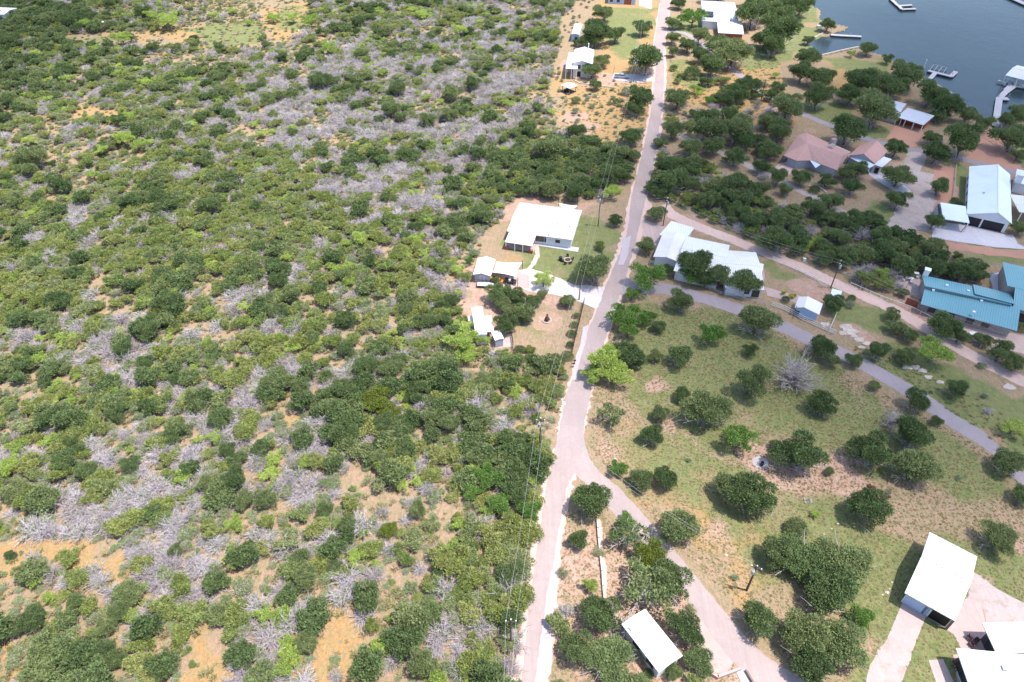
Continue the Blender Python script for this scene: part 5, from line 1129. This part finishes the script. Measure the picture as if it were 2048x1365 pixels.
fence('yard_fence', 'grey rail fence under the oaks of the long white house', [(1398,572),(1440,590),(1490,603),(1530,613)], 1.0, 'steel')
fence('roadside_fence', 'long pale pipe fence above the pink dirt lane', [(1700,572),(1760,598),(1820,620),(1880,650),(1960,695),(2050,745)], 1.0, rails=(1.0,))
fence('lawn_fence', 'white fence line left of the big pale house lawn', [(1911,334),(1908,376),(1903,412)], .9, 'lime')
fence('dark_fence', 'dark picket fence along the road side of the lot', [(1168,606),(1160,640),(1150,680),(1143,712)], 1.5, 'dark', 1.0, rails=(1, .75, .5, .25), rw=.08)
fence('pen_fence', 'dark curved fence right of the concrete pad on the lot', [(1017,664),(1023,672),(1026,690),(1026,702)], 1.3, 'dark', .7, rails=(1, .7, .4))
def wall(name, label, pts, h, w, mat, cat='wall'):
    m_ = MB(); W = [P(x, y) for x, y in pts]
    for a, b_ in zip(W, W[1:]): m_.bar(a + Vector((0, 0, h / 2)), b_ + (b_ - a).normalized() * w * .4 + Vector((0, 0, h / 2)), w, h)
    o = m_.build(name, M[mat]); tag(o, label, cat); return o
wall('low_wall', 'long curving low wall in the wedge between the two roads', [(1194,1037),(1195.5,1058),(1197,1078),(1200,1110),(1204,1145),(1206,1175),(1209,1205)], .55, .3, 'lime')
wall('sea_wall', 'pale retaining wall along the narrow lake inlet', [(1643,112),(1680,103),(1716,95.5)], .5, .5, 'lime')
wall('sea_wall', 'pale retaining wall along the lawn edge by the dock', [(1856,161),(1880,175),(1903,188)], .4, .5, 'lime')
wall('sea_wall', 'low retaining wall on the far side of the inlet', [(1600,90),(1625,78),(1645,68)], .4, .4, 'lime')
wall('garden_edge', 'curved white stone edging on the lawn below the pink house', [(1614,372),(1622,374),(1638,374),(1652,386)], .25, .4, 'lime')
wall('garden_edge', 'long pale timber edging below the two storey house', [(1147,161),(1160,168),(1185,171),(1232,177)], .3, .35, 'lime')
wall('garden_edge', 'short pale timber edging left of the bare tree near the road', [(1164,192),(1200,196)], .3, .35, 'lime')
wall('retaining_wall', 'pink block retaining wall with a bend at the bottom edge', [(1407,1340),(1434,1357),(1478,1341)], .7, .35, 'concrete')
wall('retaining_wall', 'brown timber wall beside the bottom ramp', [(1490,1343),(1506,1370)], .7, .25, 'wood')
wall('ramp', 'pale concrete ramp at the bottom edge', [(1480,1342),(1494,1372)], .12, 1.3, 'whiteconc', 'ramp')
wall('drain_channel', 'thin dark drain channel on the concrete apron before the garage doors', [(1935,450),(1975,460),(2013,469)], .05, .18, 'dark', 'drain')
wall('drain_channel', 'dark metal drain arm beside the garage apron', [(1933,452),(1921,465)], .05, .18, 'dark', 'drain')
# docks
def plank(mb, a, b_, w, z=.25, t=.3):
    A = P(a[0], a[1], z); B = P(b_[0], b_[1], z); mb.bar(A - Vector((0, 0, t / 2)), B - Vector((0, 0, t / 2)), w, t)
def dock(name, label, segs, w, bars=(), piles=(), cat='dock'):
    a0 = P(*segs[0][0]); e = empty(name, a0); tag(e, label, cat, 'boat docks'); m_ = MB()
    for i, s_ in enumerate(segs): plank(m_, s_[0], s_[1], s_[2] if len(s_) > 2 else w, .3 + .004 * i)
    m_.build('deck', M['deck'], e)
    for i, s_ in enumerate(segs):
        m_ = MB(); plank(m_, s_[0], s_[1], (s_[2] if len(s_) > 2 else w) * .86, -.02, .5); m_.build('float', M['dark'], e)
    for a, b_ in bars:
        m_ = MB(); plank(m_, a, b_, .22, .45, .2); m_.build('slip_beam', M['steel'], e)
    for x, y in piles:
        m_ = MB(); p = P(x, y, 0); m_.tube([p - Vector((0, 0, 2)), p + Vector((0, 0, 1.1))], .12, 8); m_.build('pile', M['steel'], e)
dock('boat_dock', 'U shaped floating dock at the top of the lake', [((1781,-3),(1796,11)),((1796,10),(1804,18.5)),((1803,18.5),(1832,17.5)),((1799,11.5),(1824,10))], 1.5, piles=[(1832,19),(1806,20),(1796,9)])
dock('jetty', 'narrow straight jetty reaching from the inlet bank', [((1662,69.5),(1676,70.5)),((1676,70.5),(1723,73))], 1.7, piles=[(1722,70),(1700,72)])
dock('boat_dock', 'floating dock with open slips and an L shaped end', [((1860,158),(1871,145)),((1856,141),(1904,153)),((1902,153),(1912,143))], 1.6, [((1860,140),(1868,129)),((1868,142),(1876,131)),((1877,144),(1885,133)),((1886,146.5),(1894,135.5)),((1867,129),(1894,135.5)),((1862,136),(1889,142))], [(1857,139),(1868,129),(1894,136),(1904,151),(1912,141)])
dock('boat_dock', 'long bent white walkway dock leading to the boathouse', [((1991,252),(1999,196),2.2),((1998,198),(2012,183),2.0),((2010,185),(2033,168),2.0),((2001,197),(2017,197.5),2.2),((2010,180),(2019,172),1.2)], 2.0, piles=[(1996,196),(2017,194),(2030,172)])
dock('boat_dock', 'pale dock crossing the top right corner of the lake', [((2014,-8),(2050,8)),((2050,8),(2120,34))], 2.6, piles=[(2026,-2)])
h = House('boathouse', 'white roofed boathouse over the water at the right edge', 'boathouse', [(2013,147),(2060,167),(2080,142),(2039,131)], 3.2)
h.block(None, 3.0, 3.9, 'u', None, 'whiteroof', posts=[(-1,-1),(0,-1),(1,-1),(-1,1),(1,1)]); m_ = MB(); m_.box(h.at(0, -.8, .1), 12, 1.2, .25, h.root.rotation_euler[2]); m_.build('deck', M['deck'], h.root)
def boat(name, label, x, y, L, W, rz, canopy=True, group='boats'):
    p = P(x, y, -.35); e = empty(name, p, rz); Rm = Matrix.Rotation(rz, 3, 'Z'); m_ = MB(); n = 9; prof = []
    for z, k in ((0, .62), (.45, .92), (.8, 1.0), (.8, .82), (.42, .78)):
        ring = []
        for i in range(n):
            t = i / (n - 1); x_ = -L / 2 + L * t; w_ = W / 2 * k * (1 - max(0, (t - .55) / .45) ** 2.2)
            ring.append((x_, w_, z + .12 * t))
        prof.append([p + Rm @ Vector(q) for q in ring] + [p + Rm @ Vector((q[0], -q[1], q[2])) for q in ring[::-1]])
    K = len(prof[0]); m_.v = [tuple(q) for r_ in prof for q in r_]
    for a in range(len(prof) - 1):
        for i in range(K): j = (i + 1) % K; m_.f.append((a * K + i, a * K + j, (a + 1) * K + j, (a + 1) * K + i))
    m_.f.append(tuple(range(K - 1, -1, -1))); m_.f.append(tuple((len(prof) - 1) * K + i for i in range(K))); m_.build('hull', M['whitem'], e)
    m_ = MB(); m_.box(p + Rm @ Vector((-L * .1, 0, .5)), L * .2, W * .6, .35, rz); m_.build('seat', M['silver'], e)
    m_ = MB(); m_.box(p + Rm @ Vector((-L * .52, 0, .3)), .35, .35, .8, rz); m_.build('outboard_motor', M['dark'], e)
    if canopy:
        m_ = MB(); m_.box(p + Rm @ Vector((-.2, 0, 1.9)), L * .62, W * 1.02, .08, rz); m_.build('canopy', M['bluewhite'], e)
        for sx in (-1, 1):
            for sy in (-1, 1): m_ = MB(); q = p + Rm @ Vector((sx * L * .26, sy * W * .42, .7)); m_.tube([q, q + Vector((0, 0, 1.22))], .04, 6); m_.build('canopy_pole', M['steel'], e)
    tag(e, label, 'boat', group)
boat('pontoon_boat', 'pontoon boat with pale blue canopy moored beside the boathouse', 2020, 168, 6.5, 2.6, R(40))
boat('motor_boat', 'white motor boat half under the boathouse roof', 2042, 176, 6.0, 2.4, R(-25), False)
# vehicles
def wheels(e, p, Rm, xs, y, r=.38, w=.26):
    for x in xs:
        for s_ in (-1, 1):
            q = p + Rm @ Vector((x, s_ * y, r)); a = Rm @ Vector((0, w / 2, 0)); wh = MB(); wh.tube([q - a, q + a], r, 14); wo = wh.build('wheel', M['tyre'], e)
            rm = MB(); rm.tube([q - a * 1.06, q + a * 1.06], r * .55, 10); rm.build('rim', M['silver'], wo)
def pickup(e, p, paint='silver'):
    rz = e.rotation_euler[2]; Rm = Matrix.Rotation(rz, 3, 'Z'); Q = lambda x, y, z: p + Rm @ Vector((x, y, z))
    m_ = MB(); side = [(-2.75,.55),(-2.75,1.15),(-.75,1.15),(-.75,.98),(-.75,1.15),(2.0,1.12),(2.7,.95),(2.78,.5),(-2.75,.5)]
    pr = [(-2.75,.5),(2.78,.5),(2.72,.95),(1.35,1.12),(-2.75,1.12)]
    m_.prism([Q(x, -.95, z) for x, z in pr], Rm @ Vector((0, 1.9, 0))); m_.build('body', M[paint], e, bevel=.06)
    cb = [(-.85,1.1),(1.3,1.1),(.75,1.72),(-.62,1.76)]; m_ = MB(); m_.prism([Q(x, -.82, z) for x, z in cb], Rm @ Vector((0, 1.64, 0))); c_ = m_.build('cab', M[paint], e, bevel=.08)
    m_ = MB(); m_.prism([Q(.86,-.72,1.64), Q(.86,.72,1.64), Q(1.27,.76,1.18), Q(1.27,-.76,1.18)], Rm @ Vector((.04,0,.03))); m_.build('windscreen', M['glass'], e)
    m_ = MB(); m_.prism([Q(-.7,-.7,1.66), Q(-.7,.7,1.66), Q(-.82,.72,1.2), Q(-.82,-.72,1.2)], Rm @ Vector((-.06,0,.0))); m_.build('rear_window', M['glass'], e)
    for s_ in (-1, 1): m_ = MB(); m_.prism([Q(-.6,s_*.82,1.64), Q(.68,s_*.82,1.62), Q(1.1,s_*.84,1.2), Q(-.7,s_*.84,1.2)], Rm @ Vector((0,s_*.03,0))); m_.build('side_window', M['glass'], e)
    m_ = MB(); m_.box(Q(-1.8,0,1.125), 1.75, 1.6, .012, rz); m_.build('bed', M['dark'], e)
    for s_ in (-1, 1):
        m_ = MB(); m_.box(Q(2.76,s_*.7,.72), .08,.34,.16, rz); m_.build('headlight', M['whitem'], e); m_ = MB(); m_.box(Q(-2.76,s_*.82,.75), .06,.18,.3, rz); m_.build('tail_light', M['brick'], e)
    m_ = MB(); m_.box(Q(2.8,0,.42), .14,1.8,.2, rz); m_.build('bumper', M['steel'], e); wheels(e, p, Rm, (-1.75, 1.75), .86)
prop('pickup_truck', 'silver pickup truck parked on the pale drive near the road', 'pickup', 1243, 156.5, pickup, R(-4))
prop('parked_car', 'white pickup standing in the shaded meadow at the upper left', 'pickup', 209, 52, lambda e, p: pickup(e, p, 'whitem'), R(10))
def tank(e, p):
    m_ = MB(); m_.tube([p + Vector((-1.4, 0, .9)), p + Vector((-1.1, 0, .9)), p + Vector((1.1, 0, .9)), p + Vector((1.4, 0, .9))], [.25, .6, .6, .25], 14); m_.build('tank', M['whitem'], e, smooth=True)
    for s_ in (-.8, .8): m_ = MB(); m_.box(p + Vector((s_, 0, 0)), .15, .9, .45); m_.build('leg', M['steel'], e)
prop('propane_tank', 'white tank at the far edge of the upper meadow', 'tank', 358, 32, tank)
def tractor(e, p):
    rz = e.rotation_euler[2]; Rm = Matrix.Rotation(rz, 3, 'Z'); Q = lambda x, y, z: p + Rm @ Vector((x, y, z))
    m_ = MB(); m_.prism([Q(x, -.6, z) for x, z in ((-1.2,.5),(1.1,.5),(1.2,.9),(.3,1.2),(-1.2,1.2))], Rm @ Vector((0,1.2,0))); m_.build('body', M['orange'], e, bevel=.05)
    for s_ in (-1, 1): m_ = MB(); m_.bar(Q(-.9,s_*.75,1.3), Q(1.5,s_*.75,.5), .14, .18); m_.build('loader_arm', M['orange'], e)
    m_ = MB(); m_.box(Q(1.7,0,.15), .5,1.7,.5, rz); m_.build('bucket', M['orange'], e); m_ = MB(); m_.box(Q(-.3,0,1.2), .6,.6,.5, rz); m_.build('seat', M['dark'], e)
    wheels(e, p, Rm, (-.85, .75), .75, .45, .3)
prop('loader', 'orange compact loader parked under the large shade sail', 'tractor', 991, 563, tractor, R(-8))
def buggy(e, p):
    rz = e.rotation_euler[2]; Rm = Matrix.Rotation(rz, 3, 'Z'); Q = lambda x, y, z: p + Rm @ Vector((x, y, z))
    m_ = MB(); m_.prism([Q(x, -.65, z) for x, z in ((-1.4,.45),(1.4,.45),(1.5,.8),(.5,.95),(-1.4,.95))], Rm @ Vector((0,1.3,0))); m_.build('body', M['dark'], e, bevel=.05)
    m_ = MB()
    for s_ in (-1, 1):
        m_.tube([Q(.7,s_*.6,.9), Q(.3,s_*.55,1.8), Q(-.6,s_*.55,1.8), Q(-.7,s_*.6,.9)], .04, 6)
    m_.tube([Q(.3,-.55,1.8), Q(.3,.55,1.8)], .04, 6); m_.build('roll_cage', M['black'], e)
    for s_ in (-.32, .32): m_ = MB(); m_.box(Q(-.15,s_,.9), .5,.5,.45, rz); m_.build('seat', M['whitem'], e)
    m_ = MB(); m_.box(Q(-1.0,0,.95), .8,1.25,.25, rz); m_.build('cargo_bed', M['black'], e); wheels(e, p, Rm, (-.95, 1.0), .68, .36, .26)
prop('utility_buggy', 'black utility buggy under the large shade sail', 'buggy', 1021, 567, buggy, R(-8))
def trailer(e, p):
    rz = e.rotation_euler[2]; Rm = Matrix.Rotation(rz, 3, 'Z'); Q = lambda x, y, z: p + Rm @ Vector((x, y, z))
    m_ = MB(); m_.box(Q(0,0,.5), 4.0,1.7,.12, rz); m_.build('deck', M['deck'], e); m_ = MB()
    for s_ in (-1, 1): m_.bar(Q(-2,s_*.9,.62), Q(2,s_*.9,.62), .08,.25)
    m_.bar(Q(-2.04,-.9,.62), Q(-2.04,.9,.62), .08,.25); m_.build('frame', M['dark'], e); m_ = MB(); m_.bar(Q(2,-.5,.5), Q(3.2,0,.5), .08,.1); m_.bar(Q(2,.5,.5), Q(3.2,0,.5), .08,.1); m_.build('tongue', M['dark'], e); wheels(e, p, Rm, (0,), .98, .32, .2)
prop('flatbed_trailer', 'white decked flatbed trailer parked in front of the grey shed', 'trailer', 971, 573, trailer, R(-3))
# fire pits and the like
def barrel(e, p):
    m_ = MB(); m_.tube([p, p + Vector((0,0,.3)), p + Vector((0,0,.6)), p + Vector((0,0,.9))], [.29,.3,.29,.3], 14, False); m_.v += []; m_.build('drum', M['rust'], e); m_ = MB(); m_.tube([p + Vector((0,0,.7)), p + Vector((0,0,.72))], .28, 14); m_.build('ashes', M['black'], e)
prop('burn_barrel', 'rusty burn barrel beside the white ash patch', 'barrel', 1523, 931, barrel)
def chiminea(e, p):
    m_ = MB(); m_.tube([p + Vector((0,0,.2)), p + Vector((0,0,.5)), p + Vector((0,0,.9)), p + Vector((0,0,1.2)), p + Vector((0,0,1.9))], [.3,.55,.5,.22,.2], 14); m_.build('stove', M['rust'], e, smooth=True)
    r_ = MB()
    for i in range(14): t = i / 14 * 6.283; r_.box(p + Vector((math.cos(t) * .95, math.sin(t) * .95, 0)), .42, .26, .25, t + 1.57)
    r_.build('stone_ring', M['lime'], e)
    for t in (0, 2.1, 4.2): m_ = MB(); q = p + Vector((math.cos(t) * .3, math.sin(t) * .3, 0)); m_.tube([q, q + Vector((0,0,.3))], .04, 6); m_.build('leg', M['rust'], e)
prop('fire_pit', 'tall rusty fire stove in the centre of the round stone circle on the lot', 'fire pit', 1094, 642, chiminea)
def firering(e, p):
    r_ = MB()
    for i in range(16): t = i / 16 * 6.283; r_.box(p + Vector((math.cos(t) * .9, math.sin(t) * .9, 0)), .38, .28, .4, t + 1.57)
    r_.build('stone_ring', M['lime'], e); m_ = MB(); m_.tube([p, p + Vector((0,0,.1))], .8, 16); m_.build('ash_bed', M['chair'], e)
prop('fire_pit', 'round stone fire pit ringed by dark chairs on the farmhouse lawn', 'fire pit', 1135, 522, firering)
for i, (x, y, a, lb) in enumerate(((1126,524,80,'left'), (1131,529,140,'lower left'), (1141,528,200,'lower right'), (1144,521,280,'right'), (1135,515.5,0,'upper'))):
    prop('garden_chair', 'dark garden chair at the %s side of the lawn fire pit' % lb, 'chair', x, y, lambda e, p: chair(e, p, 'dark'), R(a), group='chairs round the lawn fire pit')
for x, y, a, lb in ((1937,1279,30,'leftmost brown patio chair on the pink slab'), (1949,1285,-60,'rightmost brown patio chair on the pink slab'), (1941,1291,200,'lowest brown patio chair on the pink slab')):
    prop('patio_chair', lb, 'chair', x, y, lambda e, p: chair(e, p, 'chair'), R(a), group='brown patio chairs')
prop('trash_bin', 'dark green bin on the lawn left of the fire pit', 'bin', 1121, 521, lambda e, p: (lambda m_: m_.build('body', M['dark'], e))((lambda m_: (m_.box(p, .75, .75, 1.05), m_)[1])(MB())))
for x, y, lb in ((1828,551,'upper'), (1817,561,'lower')):
    prop('patio_table', 'white rectangular %s table on the patio left of the teal house' % lb, 'table', x, y, rect_table, R(-15), group='white patio tables')
for x, y, a, lb in ((1803,557,70,'far left'), (1806,563,100,'left'), (1822,567,0,'lower middle'), (1834,557,250,'right')):
    prop('patio_chair', 'white chair at the %s of the teal house patio' % lb, 'chair', x, y, chair, R(a), group='white patio chairs')
for x, y, lb in ((1512,541,'upper'), (1522,547,'right hand'), (1518,535,'topmost')):
    prop('deck_chair', '%s reddish chair on the deck right of the long white house' % lb, 'chair', x, y, lambda e, p: chair(e, p, 'brick'), R(40), group='deck chairs')
prop('round_table', 'pale round table on the deck right of the long white house', 'table', 1511, 549, small_table)
prop('round_table', 'dark round table on the porch patio in the lower right corner', 'table', 1916, 1332, lambda e, p: small_table(e, p, 1.3, 'chair'))
for x, y, a, lb in ((1909,1329,80,'left of'), (1922,1338,240,'right of'), (1914,1341,170,'below')):
    prop('patio_chair', 'dark chair %s the round table in the lower right corner' % lb, 'chair', x, y, lambda e, p: chair(e, p, 'chair'), R(a), group='dark patio chairs')
def mailbox(e, p):
    m_ = MB(); m_.box(p, .1, .1, 1.0); m_.build('post', M['wood'], e); m_ = MB(); m_.tube([p + Vector((-.28,0,1.12)), p + Vector((.28,0,1.12))], .16, 10); b_ = m_.build('box', M['dark'], e); m_ = MB(); m_.box(p + Vector((.1,.18,1.1)), .04,.02,.22); m_.build('flag', M['brick'], b_)
prop('mailbox', 'upper dark mailbox on a post at the road edge', 'mailbox', 1149, 729, mailbox, group='roadside mailboxes'); prop('mailbox', 'lower dark mailbox on a post at the road edge', 'mailbox', 1147, 735, mailbox, group='roadside mailboxes')
def sign(e, p):
    m_ = MB(); m_.tube([p, p + Vector((0,0,2.0))], .04, 6); m_.build('post', M['steel'], e)
    m_ = MB(); c_ = p + Vector((0,-.06,2.2)); m_.prism([c_ + Vector((0,0,-.42)), c_ + Vector((.42,0,0)), c_ + Vector((0,0,.42)), c_ + Vector((-.42,0,0))], (0,-.03,0)); m_.build('plate', M['orange'], e)
prop('road_sign', 'small orange diamond sign at the road bend by the leafy trees', 'sign', 1233, 664, sign)
def rock(x, y, s, label, seed, group, mat='lime', flat=.45):
    m_ = MB(); p = P(x, y); m_.blob(p + Vector((0, 0, s * flat * .3)), s, s * .7, s * flat, seed, .22, 9, 6); o = m_.build('rock', M[mat]); tag(o, label, 'rock', group)
for i, (x, y, s) in enumerate(((1124,800,.4),(1125.5,804.5,.45),(1127,809,.5),(1124.5,813,.4),(1122.5,817.5,.45),(1121,822,.4))): rock(x, y, s, '%s pale boulder from the top in the row at the road edge' % ('first second third fourth fifth sixth'.split()[i]), i, 'roadside boulders')
for i, (x, y, s) in enumerate(((1692,655,1.5),(1700,664,1.8),(1686,667,1.1),(1718,680,1.2),(1733,688,1.0),(1708,673,.9),(1650,650,1.2),(1723,695,.8),(1845,742,1.0),(1857,755,.9),(1830,735,1.1),(1880,765,.8),(2018,775,1.3),(1746,700,.7),(1815,735,1.2))): rock(x, y, s, '%s flat limestone slab from the left on the grassy bank' % ('fourth sixth third eighth tenth seventh first ninth fourteenth fifteenth thirteenth last fifth eleventh twelfth'.split()[i]), i + 20, 'limestone slabs on the bank', 'lime', .18)
for i, (x, y, s) in enumerate(((1774,1186,.4),(1779,1178,.22),(1784,1165,.2),(1765,1190,.2),(1676,1048,.22),(1663,1058,.2),(1648,1069,.2),(1230,918,.3),(1452,1111,.35))): rock(x, y, s, '%s small white stone from the bottom in the lower field' % ('eighth seventh sixth last fifth fourth third second first'.split()[i] if i != 3 else 'ninth'), i + 50, 'white stones in the lower field')
rr = random.Random(5)
for i in range(9): rock(1738 + i * 5 + rr.uniform(-3, 3), 972 + i * 3.1 + rr.uniform(-3, 3), rr.uniform(.35, .6), 'dark rock in the curved heap above the small oak', i + 70, 'dark rock heap', 'rust', .6)
for i in range(7): rock(1615 + rr.uniform(-7, 7), 1000 + rr.uniform(-4, 6), rr.uniform(.2, .4), 'small brown rock in the low pile beside the orange grass', i + 90, 'brown rock pile', 'stone', .6)
prop('concrete_block', 'small white box on the lawn beside the inlet', 'box', 1638, 56, lambda e, p: (lambda m_: m_.build('body', M['bluewhite'], e))((lambda m_: (m_.box(p, 2.0, 1.4, 1.0), m_)[1])(MB())))
prop('utility_box', 'white box on the bank above the pink dirt lane', 'box', 1608, 522, lambda e, p: (lambda m_: m_.build('body', M['whitem'], e))((lambda m_: (m_.box(p, .7, .6, .8), m_)[1])(MB())))
prop('utility_box', 'white tub beside the pink lane below the teal house', 'box', 1943, 672, lambda e, p: (lambda m_: m_.build('body', M['whitem'], e))((lambda m_: (m_.box(p, 1.4, 1.0, .8), m_)[1])(MB())))
post('lamp_post', 'white topped light post at the dock shore', 'lamp post', 1847, 138, 3.5, .12, 'whitem')
